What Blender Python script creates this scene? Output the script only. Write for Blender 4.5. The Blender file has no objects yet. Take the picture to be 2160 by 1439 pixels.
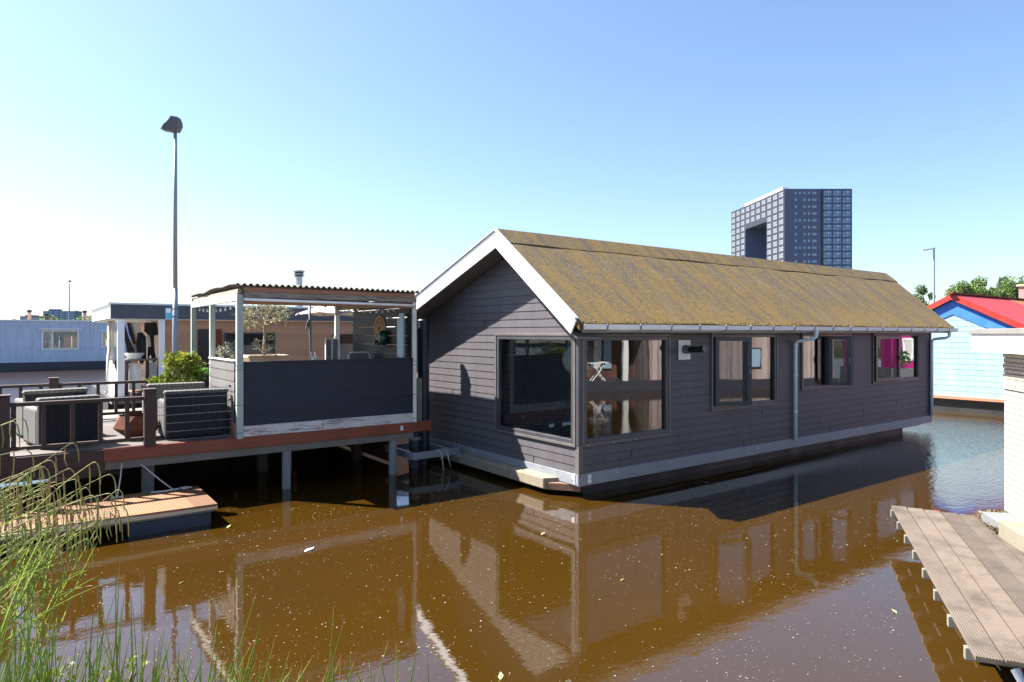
import bpy, math, random
from mathutils import Vector, Matrix
R = random.Random(7)
S = bpy.context.scene
COL = S.collection
# ------------------------------------------------------------------ camera
YAW = math.radians(53.785)          # camera heading, measured from +X towards +Y
EYE = 2.9
cam_d = bpy.data.cameras.new("camera")
cam = bpy.data.objects.new("camera", cam_d)
COL.objects.link(cam)
cam.location = (0, 0, EYE)
cam.rotation_euler = (math.radians(90), 0, YAW - math.radians(90))
cam_d.sensor_width = 36
cam_d.lens = 36 * 1395 / 2160
cam_d.shift_y = -15.5 / 2160
cam_d.clip_start = 0.05
cam_d.clip_end = 6000
S.camera = cam
# ------------------------------------------------------------------ sky and sun
SUN = Vector((-0.5, 0.64, 1.0)).normalized()
ELEV = math.asin(SUN.z)
AZ = math.atan2(SUN.x, SUN.y)
w = bpy.data.worlds.new("World")
S.world = w
w.use_nodes = True
wn = w.node_tree
bg = wn.nodes["Background"]
sky = wn.nodes.new("ShaderNodeTexSky")
sky.sky_type = 'NISHITA'
sky.sun_disc = False
sky.sun_elevation = ELEV
sky.sun_rotation = AZ
sky.air_density = 1.0
sky.dust_density = 1.0
sky.ozone_density = 4.0
wn.links.new(sky.outputs[0], bg.inputs[0])
bg.inputs[1].default_value = 0.052
sl = bpy.data.lights.new("sun", 'SUN')
sl.energy = 5.0
sl.angle = math.radians(0.53)
sl.color = (1.0, 0.94, 0.86)
so = bpy.data.objects.new("sun", sl)
COL.objects.link(so)
so.rotation_euler = SUN.to_track_quat('Z', 'Y').to_euler()
so.location = (0, 0, 50)
S.view_settings.view_transform = 'Standard'
S.view_settings.look = 'None'
S.view_settings.exposure = 2.3
S.view_settings.gamma = 1
S.cycles.max_bounces = 8
S.cycles.glossy_bounces = 5
S.cycles.transparent_max_bounces = 12

# ------------------------------------------------------------------ mesh helpers
def at(px, py, d):
    t = (px - 1080) / 1395
    c, s = math.cos(YAW), math.sin(YAW)
    return Vector(((c + t * s) * d, (s - t * c) * d, EYE - (py - 704) / 1395 * d))

V = Vector
class MB:
    def __init__(self):
        self.v, self.f = [], []
    def quad(self, a, b, c, d):
        n = len(self.v); self.v += [V(a), V(b), V(c), V(d)]; self.f.append((n, n+1, n+2, n+3))
    def poly(self, pts):
        n = len(self.v); self.v += [V(p) for p in pts]; self.f.append(tuple(range(n, n+len(pts))))
    def hexa(self, p):           # 8 corners: bottom 4 ccw, top 4 ccw
        n = len(self.v); self.v += [V(q) for q in p]
        for f in ((3,2,1,0),(4,5,6,7),(0,1,5,4),(1,2,6,5),(2,3,7,6),(3,0,4,7)):
            self.f.append(tuple(n+i for i in f))
    def box(self, x0, x1, y0, y1, z0, z1):
        self.hexa([(x0,y0,z0),(x1,y0,z0),(x1,y1,z0),(x0,y1,z0),(x0,y0,z1),(x1,y0,z1),(x1,y1,z1),(x0,y1,z1)])
        return self
    def obox(self, P, u, n, s0, s1, d0, d1, z0, z1):   # box in a wall frame: s along u, d along n, z up
        P, u, n = V(P), V(u), V(n)
        q = lambda s, d, z: P + u*s + n*d + V((0,0,z))
        self.hexa([q(s0,d0,z0),q(s1,d0,z0),q(s1,d1,z0),q(s0,d1,z0),q(s0,d0,z1),q(s1,d0,z1),q(s1,d1,z1),q(s0,d1,z1)])
        return self
    def beam(self, a, b, wd, ht, up=(0,0,1)):
        a, b = V(a), V(b); d = (b-a).normalized(); up = V(up)
        s = d.cross(up)
        if s.length < 1e-4: s = d.cross(V((1,0,0)))
        s = s.normalized()*wd/2; t = s.cross(d).normalized()*ht/2
        self.hexa([a-s-t, a+s-t, b+s-t, b-s-t, a-s+t, a+s+t, b+s+t, b-s+t])
        return self
    def tube(self, path, r, n=8, caps=True):
        path = [V(p) for p in path]
        rs = r if isinstance(r, (list, tuple)) else [r]*len(path)
        base = len(self.v)
        ref = None
        for i, p in enumerate(path):
            d = (path[min(i+1, len(path)-1)] - path[max(i-1, 0)])
            d = d.normalized() if d.length > 1e-9 else V((0,0,1))
            if ref is None:
                ref = d.cross(V((0,0,1)))
                if ref.length < 1e-3: ref = V((1,0,0))
            s = ref - d*ref.dot(d)
            s = s.normalized() if s.length > 1e-6 else d.orthogonal().normalized()
            ref = s; t = d.cross(s)
            for k in range(n):
                a = 2*math.pi*k/n
                self.v.append(p + (s*math.cos(a) + t*math.sin(a))*rs[i])
        for i in range(len(path)-1):
            for k in range(n):
                a = base+i*n+k; b = base+i*n+(k+1) % n
                self.f.append((a, b, b+n, a+n))
        if caps:
            self.f.append(tuple(base+k for k in reversed(range(n))))
            self.f.append(tuple(base+(len(path)-1)*n+k for k in range(n)))
        return self
    def lathe(self, c, prof, n=20):     # prof: (radius, z)
        c = V(c); base = len(self.v)
        for r, z in prof:
            for k in range(n):
                a = 2*math.pi*k/n
                self.v.append(c + V((r*math.cos(a), r*math.sin(a), z)))
        for i in range(len(prof)-1):
            for k in range(n):
                a = base+i*n+k; b = base+i*n+(k+1) % n
                self.f.append((a, b, b+n, a+n))
        self.f.append(tuple(base+k for k in reversed(range(n))))
        self.f.append(tuple(base+(len(prof)-1)*n+k for k in range(n)))
        return self
    def prism(self, pts, d):            # polygon extruded by vector d
        pts = [V(p) for p in pts]; d = V(d); n = len(self.v); k = len(pts)
        self.v += pts + [p+d for p in pts]
        self.f.append(tuple(n+i for i in reversed(range(k)))); self.f.append(tuple(n+k+i for i in range(k)))
        for i in range(k):
            j = (i+1) % k
            self.f.append((n+i, n+j, n+k+j, n+k+i))
        return self
    def leaf(self, c, size, d=None, narrow=.45):
        d = V(d) if d is not None else V((R.gauss(0,1), R.gauss(0,1), R.gauss(0,1)))
        d = d.normalized() if d.length else V((0,0,1))
        s = d.cross(V((R.gauss(0,1), R.gauss(0,1), R.gauss(0,1))))
        s = (s.normalized() if s.length > 1e-6 else d.orthogonal())*size*narrow
        c = V(c)
        self.quad(c, c+d*size*.5+s, c+d*size, c+d*size*.5-s)

def mesh_of(mb, name, origin, m, smooth=False):
    me = bpy.data.meshes.new(name)
    me.from_pydata([tuple(p-origin) for p in mb.v], [], mb.f)
    me.materials.append(m)
    if smooth:
        for p in me.polygons: p.use_smooth = True
    me.update()
    return me
def link(o): COL.objects.link(o); return o
def tag(o, label, cat, group=None, kind=None):
    if label: o["label"] = label
    if cat: o["category"] = cat
    if group: o["group"] = group
    if kind: o["kind"] = kind
    return o
def thing(name, label, cat, loc=(0,0,0), group=None):
    o = link(bpy.data.objects.new(name, None)); o.location = loc; o.empty_display_size = .2
    return tag(o, label, cat, group)
def root_of(o):
    while o.parent: o = o.parent
    return o
def part(name, mb, m, parent, smooth=False, bevel=0, label=None):
    org = V(root_of(parent).location)
    o = link(bpy.data.objects.new(name, mesh_of(mb, name, org, m, smooth)))
    o.parent = parent
    if bevel: bev(o, bevel)
    if label: o["label"] = label
    return o
def single(name, mb, m, label, cat, group=None, kind=None, smooth=False, bevel=0):
    xs = [p.x for p in mb.v]; ys = [p.y for p in mb.v]; zs = [p.z for p in mb.v]
    org = V(((min(xs)+max(xs))/2, (min(ys)+max(ys))/2, min(zs)))
    o = link(bpy.data.objects.new(name, mesh_of(mb, name, org, m, smooth)))
    o.location = org
    if bevel: bev(o, bevel)
    return tag(o, label, cat, group, kind)
def bev(o, wd):
    b = o.modifiers.new("bevel", 'BEVEL'); b.width = wd; b.segments = 2; b.limit_method = 'ANGLE'
def copy_tree(o, parent=None):
    c = o.copy(); COL.objects.link(c); c.parent = parent
    for ch in list(o.children): copy_tree(ch, c)
    return c

# ------------------------------------------------------------------ material helpers
class NT:
    def __init__(self, name):
        self.m = bpy.data.materials.new(name); self.m.use_nodes = True
        self.t = self.m.node_tree; self.b = self.t.nodes["Principled BSDF"]; self.out = self.t.nodes["Material Output"]
    def n(self, typ, props=None, **ins):
        nd = self.t.nodes.new("ShaderNode"+typ)
        for k, v in (props or {}).items(): setattr(nd, k, v)
        for k, v in ins.items(): self.set(nd, k, v)
        return nd
    def set(self, nd, k, v):
        key = int(k[1:]) if k[0] == 'i' and k[1:].isdigit() else k.replace('_', ' ')
        sock = nd.inputs[key]
        if isinstance(v, bpy.types.NodeSocket): self.t.links.new(v, sock)
        elif hasattr(v, 'outputs'): self.t.links.new(v.outputs[0], sock)
        else: sock.default_value = v
    def pos(self, scale=(1,1,1), off=(0,0,0), rot=(0,0,0)):
        g = self.n("NewGeometry")
        mp = self.n("Mapping", Scale=scale, Location=off, Rotation=rot)
        self.t.links.new(g.outputs["Position"], mp.inputs[0])
        return mp
    def noise(self, vec, scale=1, detail=4, rough=.55):
        return self.n("TexNoise", Vector=vec, Scale=scale, Detail=detail, Roughness=rough)
    def ramp(self, fac, stops):
        r = self.n("ValToRGB", Fac=fac)
        e = r.color_ramp.elements
        while len(e) < len(stops): e.new(.5)
        for i, (p, c) in enumerate(stops):
            e[i].position = p; e[i].color = (c if not isinstance(c, (int, float)) else (c,c,c)) + ((1,) if not isinstance(c, (int, float)) and len(c) == 3 else ((1,) if isinstance(c, (int, float)) else ()))
        return r
    def mix(self, fac, a, b, mode='MIX'):
        nd = self.t.nodes.new("ShaderNodeMix"); nd.data_type = 'RGBA'; nd.blend_type = mode
        for i, v in ((0, fac), (6, a), (7, b)):
            s = nd.inputs[i]
            if isinstance(v, bpy.types.NodeSocket): self.t.links.new(v, s)
            elif hasattr(v, 'outputs'): self.t.links.new(v.outputs[0], s)
            else: s.default_value = (v + (1,)) if isinstance(v, tuple) and len(v) == 3 else v
        return nd.outputs[2]
    def math(self, op, a, b=0.0, c=0.0):
        nd = self.n("Math", dict(operation=op)); 
        for i, v in enumerate((a, b, c)): self.set(nd, "i%d" % i, v)
        return nd.outputs[0]
    def bump(self, h, strength=.3, dist=.01):
        bm = self.n("Bump", Strength=strength, Distance=dist, Height=h)
        self.t.links.new(bm.outputs[0], self.b.inputs["Normal"]); return bm
    def col(self, v): self.set(self.b, "Base_Color", v)
    def fin(self, rough=None, metal=None, spec=None):
        if rough is not None: self.set(self.b, "Roughness", rough)
        if metal is not None: self.b.inputs["Metallic"].default_value = metal
        if spec is not None: self.b.inputs["Specular IOR Level"].default_value = spec
        return self.m
def c4(c): return (c[0], c[1], c[2], 1)
def sc(c, k): return tuple(x*k for x in c)

def paint(name, c, rough=.5, metal=0, amt=.12, scale=3, bump=.1, dirt=None):
    t = NT(name); p = t.pos()
    n1 = t.noise(p, scale, 6)
    a = t.mix(n1.outputs[0], sc(c, 1-amt*1.6), sc(c, 1+amt*1.6))
    if dirt:
        n2 = t.noise(t.pos((1,1,.35)), 5, 8, .7)
        f = t.ramp(n2.outputs[0], [(.52, 0.0), (.75, .75)])
        a = t.mix(f, a, dirt)
    t.col(a)
    n3 = t.noise(p, 60, 3)
    t.bump(n3, bump, .004)
    r = t.ramp(n1.outputs[0], [(.3, max(.02, rough-.08)), (.7, min(1, rough+.08))])
    t.set(t.b, "Roughness", r)
    return t.fin(metal=metal)
def wood(name, c, c2, grain='x', rough=.75, pitch=None, pax='y', scale=1.0, wear=None, bump=.35, each=0):
    """streaky grain along an axis; optional plank to plank variation of width pitch across axis pax"""
    t = NT(name)
    s = {'x': (1.2,14,14), 'y': (14,1.2,14), 'z': (14,14,1.2)}[grain]
    n1 = t.noise(t.pos(sc(s, scale)), 3, 8, .65)
    a = t.mix(t.ramp(n1.outputs[0], [(.3, 0.0), (.7, 1.0)]), c, c2)
    n0 = t.noise(t.pos(), 1.7, 5)
    a = t.mix(.55, a, t.mix(n0.outputs[0], sc(c, .55), sc(c2, 1.3)))
    if pitch:
        g = t.n("NewGeometry"); sp = t.n("SeparateXYZ"); t.t.links.new(g.outputs["Position"], sp.inputs[0])
        q = t.math('FLOOR', t.math('DIVIDE', sp.outputs['xyz'.index(pax)], pitch))
        wn_ = t.n("TexWhiteNoise", dict(noise_dimensions='1D')); t.set(wn_, "W", q)
        a = t.mix(.6, a, t.mix(wn_.outputs[0], sc(c, .6), sc(c2, 1.25)))
    if each:      # every plank its own tone, with worn and damp patches
        oi = t.n('ObjectInfo')
        a = t.mix(each, a, t.mix(oi.outputs['Random'], sc(c, .55), sc(c2, 1.25)))
        n5 = t.noise(t.pos(), 2.6, 7, .68)
        a = t.mix(t.ramp(n5.outputs[0], [(.45, 0.0), (.68, .75)]), a, sc(c, .5))
    if wear:
        n2 = t.noise(t.pos(sc(s, .5*scale)), 5, 8, .7)
        a = t.mix(t.ramp(n2.outputs[0], [(.5, 0.0), (.62, 1.0)]), a, wear)
    t.col(a); t.bump(n1, bump, .006)
    return t.fin(rough=rough)
def island(name, cols, rough=.6, trans=0.0):
    t = NT(name); g = t.n("NewGeometry")
    k = len(cols)
    r = t.ramp(g.outputs["Random Per Island"], [(i/(k-1), c) for i, c in enumerate(cols)])
    t.col(r); t.fin(rough=rough)
    if trans:
        tr = t.n("BsdfTranslucent"); t.set(tr, "Color", r)
        mx = t.n("MixShader", Fac=trans)
        t.t.links.new(t.b.outputs[0], mx.inputs[1]); t.t.links.new(tr.outputs[0], mx.inputs[2])
        t.t.links.new(mx.outputs[0], t.out.inputs[0])
    return t.m
def board_mat(name, c, pitch, z0, axis='z', rough=.55, amt=.10, grain=(1,1,14), bump=.15):
    t = NT(name)
    g = t.n("NewGeometry"); sp = t.n("SeparateXYZ"); t.t.links.new(g.outputs["Position"], sp.inputs[0])
    q = t.math('FLOOR', t.math('DIVIDE', t.math('SUBTRACT', sp.outputs['xyz'.index(axis)], z0), pitch))
    wn_ = t.n("TexWhiteNoise", dict(noise_dimensions='1D')); t.set(wn_, "W", q)
    a = t.mix(wn_.outputs[0], sc(c, 1-amt), sc(c, 1+amt))
    n1 = t.noise(t.pos(grain), 3, 8, .6)
    a = t.mix(t.math('MULTIPLY', n1.outputs[0], .5), a, t.mix(n1.outputs[0], sc(c, .72), sc(c, 1.32)))
    n2 = t.noise(t.pos((.9,.9,.3)), 1.3, 6, .6)
    a = t.mix(t.ramp(n2.outputs[0], [(.5, 0.0), (.75, .28)]), a, sc(c, 1.5))
    n3 = t.noise(t.pos((5,5,.45)), 1.5, 7, .65)      # faint vertical run-off streaks
    a = t.mix(t.ramp(n3.outputs[0], [(.48, 0.0), (.70, .45)]), a, sc(c, .62))
    t.col(a); t.bump(n1, bump, .004)
    return t.fin(rough=rough, spec=.2)

# ------------------------------------------------------------------ materials
M = {}
M['grey_board'] = board_mat("dark_grey_boards", (.082,.077,.085), .1535, .42, rough=.5, amt=.06)
M['dark_frame'] = paint("dark_frame", (.045,.045,.052), .38, bump=.03)
M['trim_grey'] = paint("trim_grey", (.095,.086,.085), .45, bump=.05)
M['white'] = paint("white_paint", (.80,.80,.80), .4, amt=.03, bump=.05)
M['white_wood'] = paint("white_weathered", (.66,.66,.62), .5, amt=.05, bump=.1, dirt=(.42,.40,.34))
M['zinc'] = paint("galvanised", (.185,.20,.225), .45, metal=.05, amt=.2, scale=4, bump=.08, dirt=(.25,.26,.26))
M['zinc_pipe'] = paint("zinc_pipe", (.66,.74,.80), .4, metal=0.0, amt=.08, bump=.03)
M['gutter'] = paint("gutter_pale", (.66,.67,.69), .4, amt=.06, scale=2, bump=.03)
M['hull'] = paint("tarred_hull", (.012,.012,.013), .55, amt=.3, scale=2)
M['concrete'] = paint("mossy_concrete", (.19,.16,.115), .9, amt=.25, scale=6, bump=.6, dirt=(.07,.07,.045))
M['concrete_post'] = wood("grey_post", (.13,.13,.135), (.23,.23,.235), 'z', .9, scale=.6)
M['interior'] = paint("room_wall", (.20,.18,.165), .8)
M['interior_floor'] = wood("room_floor", (.06,.035,.02), (.10,.06,.035), 'x')
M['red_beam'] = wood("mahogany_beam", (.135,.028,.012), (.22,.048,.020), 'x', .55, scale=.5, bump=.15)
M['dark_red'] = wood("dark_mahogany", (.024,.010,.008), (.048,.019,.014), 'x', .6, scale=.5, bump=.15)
M['rail'] = wood("rail_wood", (.024,.011,.009), (.046,.021,.016), 'x', .6, scale=.5, bump=.2)
M['grey_beam'] = wood("grey_beam", (.10,.088,.072), (.18,.165,.142), 'x', .85, scale=.6)
M['deck'] = wood("deck_board", (.050,.040,.037), (.092,.075,.069), 'x', .8, pitch=.145, pax='y')
M['orange_deck'] = wood("orange_decking", (.125,.050,.018), (.185,.085,.034), 'y', .65, pitch=.5, pax='x', scale=.7)
M['pale_fascia'] = wood("pale_fascia", (.42,.31,.20), (.56,.43,.30), 'x', .7)
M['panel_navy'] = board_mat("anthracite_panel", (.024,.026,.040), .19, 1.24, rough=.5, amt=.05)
M['worn_white'] = wood("worn_white_board", (.46,.42,.42), (.62,.58,.58), 'x', .85, scale=.8, wear=(.20,.14,.12))
M['pergola_beam'] = wood("pergola_beam", (.20,.155,.12), (.34,.28,.22), 'x', .85, wear=(.09,.07,.055))
M['orange_beam'] = wood("orange_beam", (.26,.11,.062), (.38,.175,.10), 'x', .7, scale=.6)
M['post_green'] = paint("pale_green_post", (.32,.36,.32), .5, amt=.07, bump=.08, dirt=(.22,.25,.21))
M['corrugated'] = paint("fibre_cement", (.085,.080,.070), .92, amt=.35, scale=7, bump=.9, dirt=(.15,.13,.085))
M['black_wood'] = wood("black_stained_boards", (.005,.005,.0065), (.013,.013,.016), 'y', .6, pitch=.21, pax='z', scale=.4)
M['steel_pile'] = paint("blue_black_steel", (.018,.022,.038), .4, metal=.2, amt=.2, bump=.08)
M['lamp_pole'] = paint("lamp_pole", (.21,.25,.30), .45, metal=.1, amt=.1)
M['lamp_head'] = paint("lamp_head", (.085,.085,.09), .5, amt=.2)
M['rust'] = paint("rusty_steel", (.13,.038,.014), .85, amt=.4, scale=8, bump=.4)
M['terracotta'] = paint("terracotta", (.20,.07,.033), .8, amt=.2, scale=8)
M['soil'] = paint("potting_soil", (.03,.02,.013), .95)
M['cushion'] = paint("pale_cushion", (.66,.62,.57), .9, amt=.04)
M['rope'] = paint("rope_fibre", (.42,.40,.36), .9, amt=.2, scale=60)
M['black'] = paint("black_plastic", (.012,.012,.013), .4)
M['wire'] = paint("black_wire", (.025,.028,.028), .5)
M['parasol'] = paint("parasol_cloth", (.56,.50,.43), .9, amt=.05)
M['parasol_pole'] = paint("parasol_pole", (.11,.125,.145), .4, metal=.3)
M['blind_blue'] = paint("shutter_blue", (.25,.36,.44), .45, amt=.06)
M['bulb'] = paint("bulb_glass", (.80,.80,.82), .15, amt=.02)
M['tan'] = wood("tan_plywood", (.42,.25,.15), (.54,.33,.20), 'z', .7)
M['green_glaze'] = paint("green_glaze", (.015,.05,.035), .2)
M['planter_wood'] = wood("planter_wood", (.42,.30,.20), (.60,.46,.33), 'x', .8)
M['brown_clad'] = wood("brown_cladding", (.33,.165,.085), (.50,.27,.155), 'x', .65, pitch=.29, pax='z', scale=.6)
M['fascia_blue'] = paint("slate_blue_fascia", (.060,.070,.098), .5, amt=.05)
M['cloth_black'] = paint("black_cloth", (.022,.022,.026), .95, amt=.3)
M['cloth_grey'] = paint("grey_cloth", (.22,.24,.26), .95, amt=.15)
M['cloth_white'] = paint("white_cloth", (.66,.65,.63), .95, amt=.05)
M['navy'] = paint("navy_hull", (.014,.019,.042), .4, amt=.2)
M['curtain'] = paint("curtain", (.52,.52,.48), .9, amt=.2, scale=9)
M['boat_white'] = board_mat("white_blue_boards", (.44,.51,.63), .24, .6, amt=.05)
M['pale_blue'] = board_mat("pale_blue_boards", (.22,.34,.41), .2, .6, amt=.04)
M['red_roof'] = paint("red_roof_sheet", (.30,.022,.016), .45, amt=.1)
M['orange_roof'] = paint("orange_roof_sheet", (.24,.085,.03), .6, amt=.2)
M['royal_blue'] = paint("royal_blue", (.035,.14,.50), .45, amt=.15)
M['tower_pane'] = island("tower_pane", [(.10,.115,.135), (.15,.165,.18), (.12,.14,.16), (.21,.215,.21), (.09,.11,.135)], .25)
M['tower_wall'] = paint("tower_cladding", (.085,.095,.190), .6, amt=.08, scale=.05)
M['tower_glass'] = island("tower_glass", [(.11,.17,.34), (.21,.29,.46), (.15,.22,.40), (.38,.46,.58), (.12,.18,.37)], .15)
M['far_block'] = paint("far_block", (.10,.14,.24), .7, amt=.15, scale=.1)
M['brick_far'] = paint("far_brick", (.24,.15,.14), .8, amt=.1)
M['jetty'] = wood("grooved_decking", (.066,.050,.039), (.120,.095,.077), 'x', .85, scale=.9, each=.5)
M['joist'] = paint("pale_joist", (.13,.125,.105), .8, amt=.15)
M['step'] = paint("pale_concrete", (.115,.122,.125), .8, amt=.08, bump=.3)
M['cream_stone'] = paint("cream_stone", (.15,.135,.10), .8)
M['pipe_grey'] = paint("pipe_grey", (.085,.092,.10), .4)
M['plate'] = paint("plate", (.62,.60,.57), .5, amt=.06)
M['timber_clad'] = wood("silver_timber", (.26,.19,.165), (.40,.32,.29), 'z', .8, pitch=.12, pax='x', scale=.5)
M['timber_dark'] = wood("brown_timber", (.06,.027,.016), (.11,.05,.03), 'z', .7, pitch=.12, pax='x', scale=.5)
M['pink'] = paint("pink_paint", (.36,.016,.15), .5, amt=.05)
M['cyan_sign'] = paint("cyan_sign", (.10,.42,.66), .4, amt=.04)
M['trunk'] = wood("bark", (.10,.075,.05), (.20,.155,.11), 'z', .95)
M['olive_bark'] = wood("olive_bark", (.34,.27,.17), (.50,.42,.28), 'z', .9)
M['grass_ground'] = paint("bank_turf", (.045,.062,.018), .95, amt=.4, scale=4, bump=1)
M['leaf_tree'] = island("tree_leaves", [(.05,.10,.025), (.10,.17,.035), (.15,.22,.05), (.07,.13,.035)], .6, .25)
M['leaf_dark'] = island("dark_leaves", [(.03,.065,.025), (.055,.11,.03), (.09,.16,.04)], .6, .2)
M['leaf_lime'] = island("lime_leaves", [(.10,.15,.012), (.17,.21,.02), (.07,.12,.012), (.30,.27,.03)], .5, .35)
M['leaf_green'] = island("shrub_leaves", [(.05,.12,.02), (.09,.18,.03), (.14,.24,.05)], .5, .35)
M['leaf_olive'] = island("olive_leaves", [(.11,.13,.055), (.17,.18,.085), (.08,.10,.045), (.22,.225,.13)], .6, .25)
M['leaf_sage'] = island("sage_leaves", [(.26,.28,.20), (.38,.38,.30), (.18,.20,.13)], .7, .2)
M['sedge_leaf'] = island("sedge_leaves", [(.12,.20,.025), (.20,.29,.04), (.08,.14,.02), (.28,.30,.09)], .5, .45)
M['sedge_stem'] = island("sedge_stems", [(.24,.29,.08), (.36,.37,.15), (.32,.25,.13)], .55, .25)
M['catkin'] = island("sedge_catkins", [(.19,.25,.05), (.32,.25,.09), (.24,.28,.07), (.40,.21,.13)], .7, .3)
M['rush'] = island("rush_blades", [(.13,.22,.03), (.22,.29,.045), (.17,.25,.04), (.30,.29,.09)], .5, .4)
M['rush_tip'] = island("rush_tips", [(.30,.14,.05), (.36,.22,.07), (.40,.13,.06)], .6, .2)
M['sedum'] = island("sedum_leaves", [(.15,.075,.05), (.19,.14,.06), (.12,.05,.035), (.22,.19,.13), (.08,.08,.02)], .6, .15)
M['seed'] = island("floating_specks", [(.20,.19,.16), (.12,.105,.075), (.30,.29,.26)], .8)
M['petal'] = paint("petal", (.85,.72,.72), .6, amt=.04)
M['leaf_float'] = paint("floating_leaf", (.34,.40,.12), .6)

def make_glass(name, ior, tint):
    t = NT(name)
    fr = t.n("Fresnel", IOR=ior)
    tr = t.n("BsdfTransparent", Color=c4(tint))
    gl = t.n("BsdfGlossy", Roughness=0.0)
    gl.inputs["Color"].default_value = (.93,.95,1,1)
    n1 = t.noise(t.pos(), 1.1, 2)
    bm = t.n("Bump", Strength=.06, Distance=.02, Height=n1)
    t.t.links.new(bm.outputs[0], gl.inputs["Normal"])
    mx = t.n("MixShader", Fac=fr)
    t.t.links.new(tr.outputs[0], mx.inputs[1]); t.t.links.new(gl.outputs[0], mx.inputs[2])
    t.t.links.new(mx.outputs[0], t.out.inputs[0])
    t.t.nodes.remove(t.b)
    return t.m
M['glass'] = make_glass("window_glass", 2.3, (.55,.58,.60))
M['glass_dark'] = make_glass("gable_glass", 1.7, (.80,.83,.85))
M['glass_soft'] = make_glass("clear_glass", 1.6, (.85,.88,.9))

def make_water():
    t = NT("canal_water")
    g = t.n("NewGeometry"); sp = t.n("SeparateXYZ"); t.t.links.new(g.outputs["Position"], sp.inputs[0])
    n0 = t.noise(t.pos(), .35, 4)
    t.col(t.mix(n0.outputs[0], (.0250,.0132,.0018), (.0365,.0172,.0018)))
    # ripples: calm in the basin, rougher on the open water beyond it
    a = t.noise(t.pos((1,1,1), rot=(0,0,.5)), 1.1, 3, .5)
    b = t.noise(t.pos((3.2,9,1), rot=(0,0,.95)), 1.0, 4, .6)
    c = t.noise(t.pos((1,1.8,1), rot=(0,0,.9)), 7.0, 3, .5)
    fx = t.n("MapRange"); t.set(fx, "Value", sp.outputs[0]); fx.inputs[1].default_value = 12; fx.inputs[2].default_value = 21
    fy = t.n("MapRange"); t.set(fy, "Value", sp.outputs[1]); fy.inputs[1].default_value = 18; fy.inputs[2].default_value = 30
    fz = t.n("MapRange"); t.set(fz, "Value", sp.outputs[1]); fz.inputs[1].default_value = 2.2; fz.inputs[2].default_value = 4.2
    f = t.math('MAXIMUM', t.math('MULTIPLY', fx.outputs[0], fz.outputs[0]), fy.outputs[0])
    h = t.math('ADD', t.math('MULTIPLY', a.outputs[0], .011), t.math('MULTIPLY', b.outputs[0], t.math('ADD', .0022, t.math('MULTIPLY', f, .036))))
    h = t.math('ADD', h, t.math('MULTIPLY', c.outputs[0], t.math('ADD', .0012, t.math('MULTIPLY', f, .055))))
    bm = t.n("Bump", Strength=1.0, Distance=.35, Height=h)
    t.t.links.new(bm.outputs[0], t.b.inputs["Normal"])
    t.b.inputs["IOR"].default_value = 1.95
    return t.fin(rough=.012)
M['water'] = make_water()

def make_roof():
    t = NT("lichen_roof")
    n1 = t.noise(t.pos((2.6,.5,.5)), 1.6, 6, .62)         # streaks running down the slope
    n2 = t.noise(t.pos(), 13, 8, .72)
    n3 = t.noise(t.pos(), 45, 4, .7)
    base = t.mix(n3.outputs[0], (.026,.020,.014), (.088,.069,.046))
    lich = t.mix(n3.outputs[0], (.072,.042,.006), (.190,.116,.013))
    f = t.math('ADD', t.math('MULTIPLY', n1.outputs[0], .62), t.math('MULTIPLY', n2.outputs[0], .55))
    g = t.n("NewGeometry"); sp = t.n("SeparateXYZ"); t.t.links.new(g.outputs["Position"], sp.inputs[0])
    low = t.n("MapRange"); t.set(low, "Value", sp.outputs[2]); low.inputs[1].default_value = 3.7; low.inputs[2].default_value = 3.05
    f = t.math('ADD', f, t.math('MULTIPLY', low.outputs[0], .07))
    a = t.mix(t.ramp(f, [(.50, 0.0), (.66, .9)]), base, lich)
    a = t.mix(t.ramp(n2.outputs[0], [(.60, 0.0), (.72, .7)]), a, (.24,.175,.055))
    a = t.mix(t.ramp(n2.outputs[0], [(.30, .85), (.42, 0.0)]), a, (.024,.019,.013))
    n4 = t.noise(t.pos((1,.35,.35)), 2.2, 5, .6)
    a = t.mix(t.ramp(n4.outputs[0], [(.57, 0.0), (.72, .6)]), a, (.11,.09,.072))
    t.col(a); t.bump(t.math('ADD', n2.outputs[0], n3.outputs[0]), .8, .02)
    return t.fin(rough=.95)
M['roof'] = make_roof()

def make_wicker(name, c):
    t = NT(name)
    w1 = t.n("TexWave", dict(wave_type='BANDS', bands_direction='Z'), Vector=t.pos(), Scale=14.0, Distortion=1.5, Detail=2.0)
    w2 = t.n("TexWave", dict(wave_type='BANDS', bands_direction='DIAGONAL'), Vector=t.pos((1,-1,0)), Scale=9.0, Distortion=1.0)
    h = t.math('MULTIPLY', w1.outputs[0], w2.outputs[0])
    n = t.noise(t.pos(), 30, 4, .7)
    a = t.mix(h, sc(c, .35), sc(c, 1.2))
    a = t.mix(t.math('MULTIPLY', n.outputs[0], .5), a, sc(c, .6))
    t.col(a); t.bump(h, .9, .012)
    return t.fin(rough=.8)
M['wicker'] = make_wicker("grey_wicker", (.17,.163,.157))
M['wicker_shaded'] = make_wicker("shaded_wicker", (.014,.014,.018))

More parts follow.
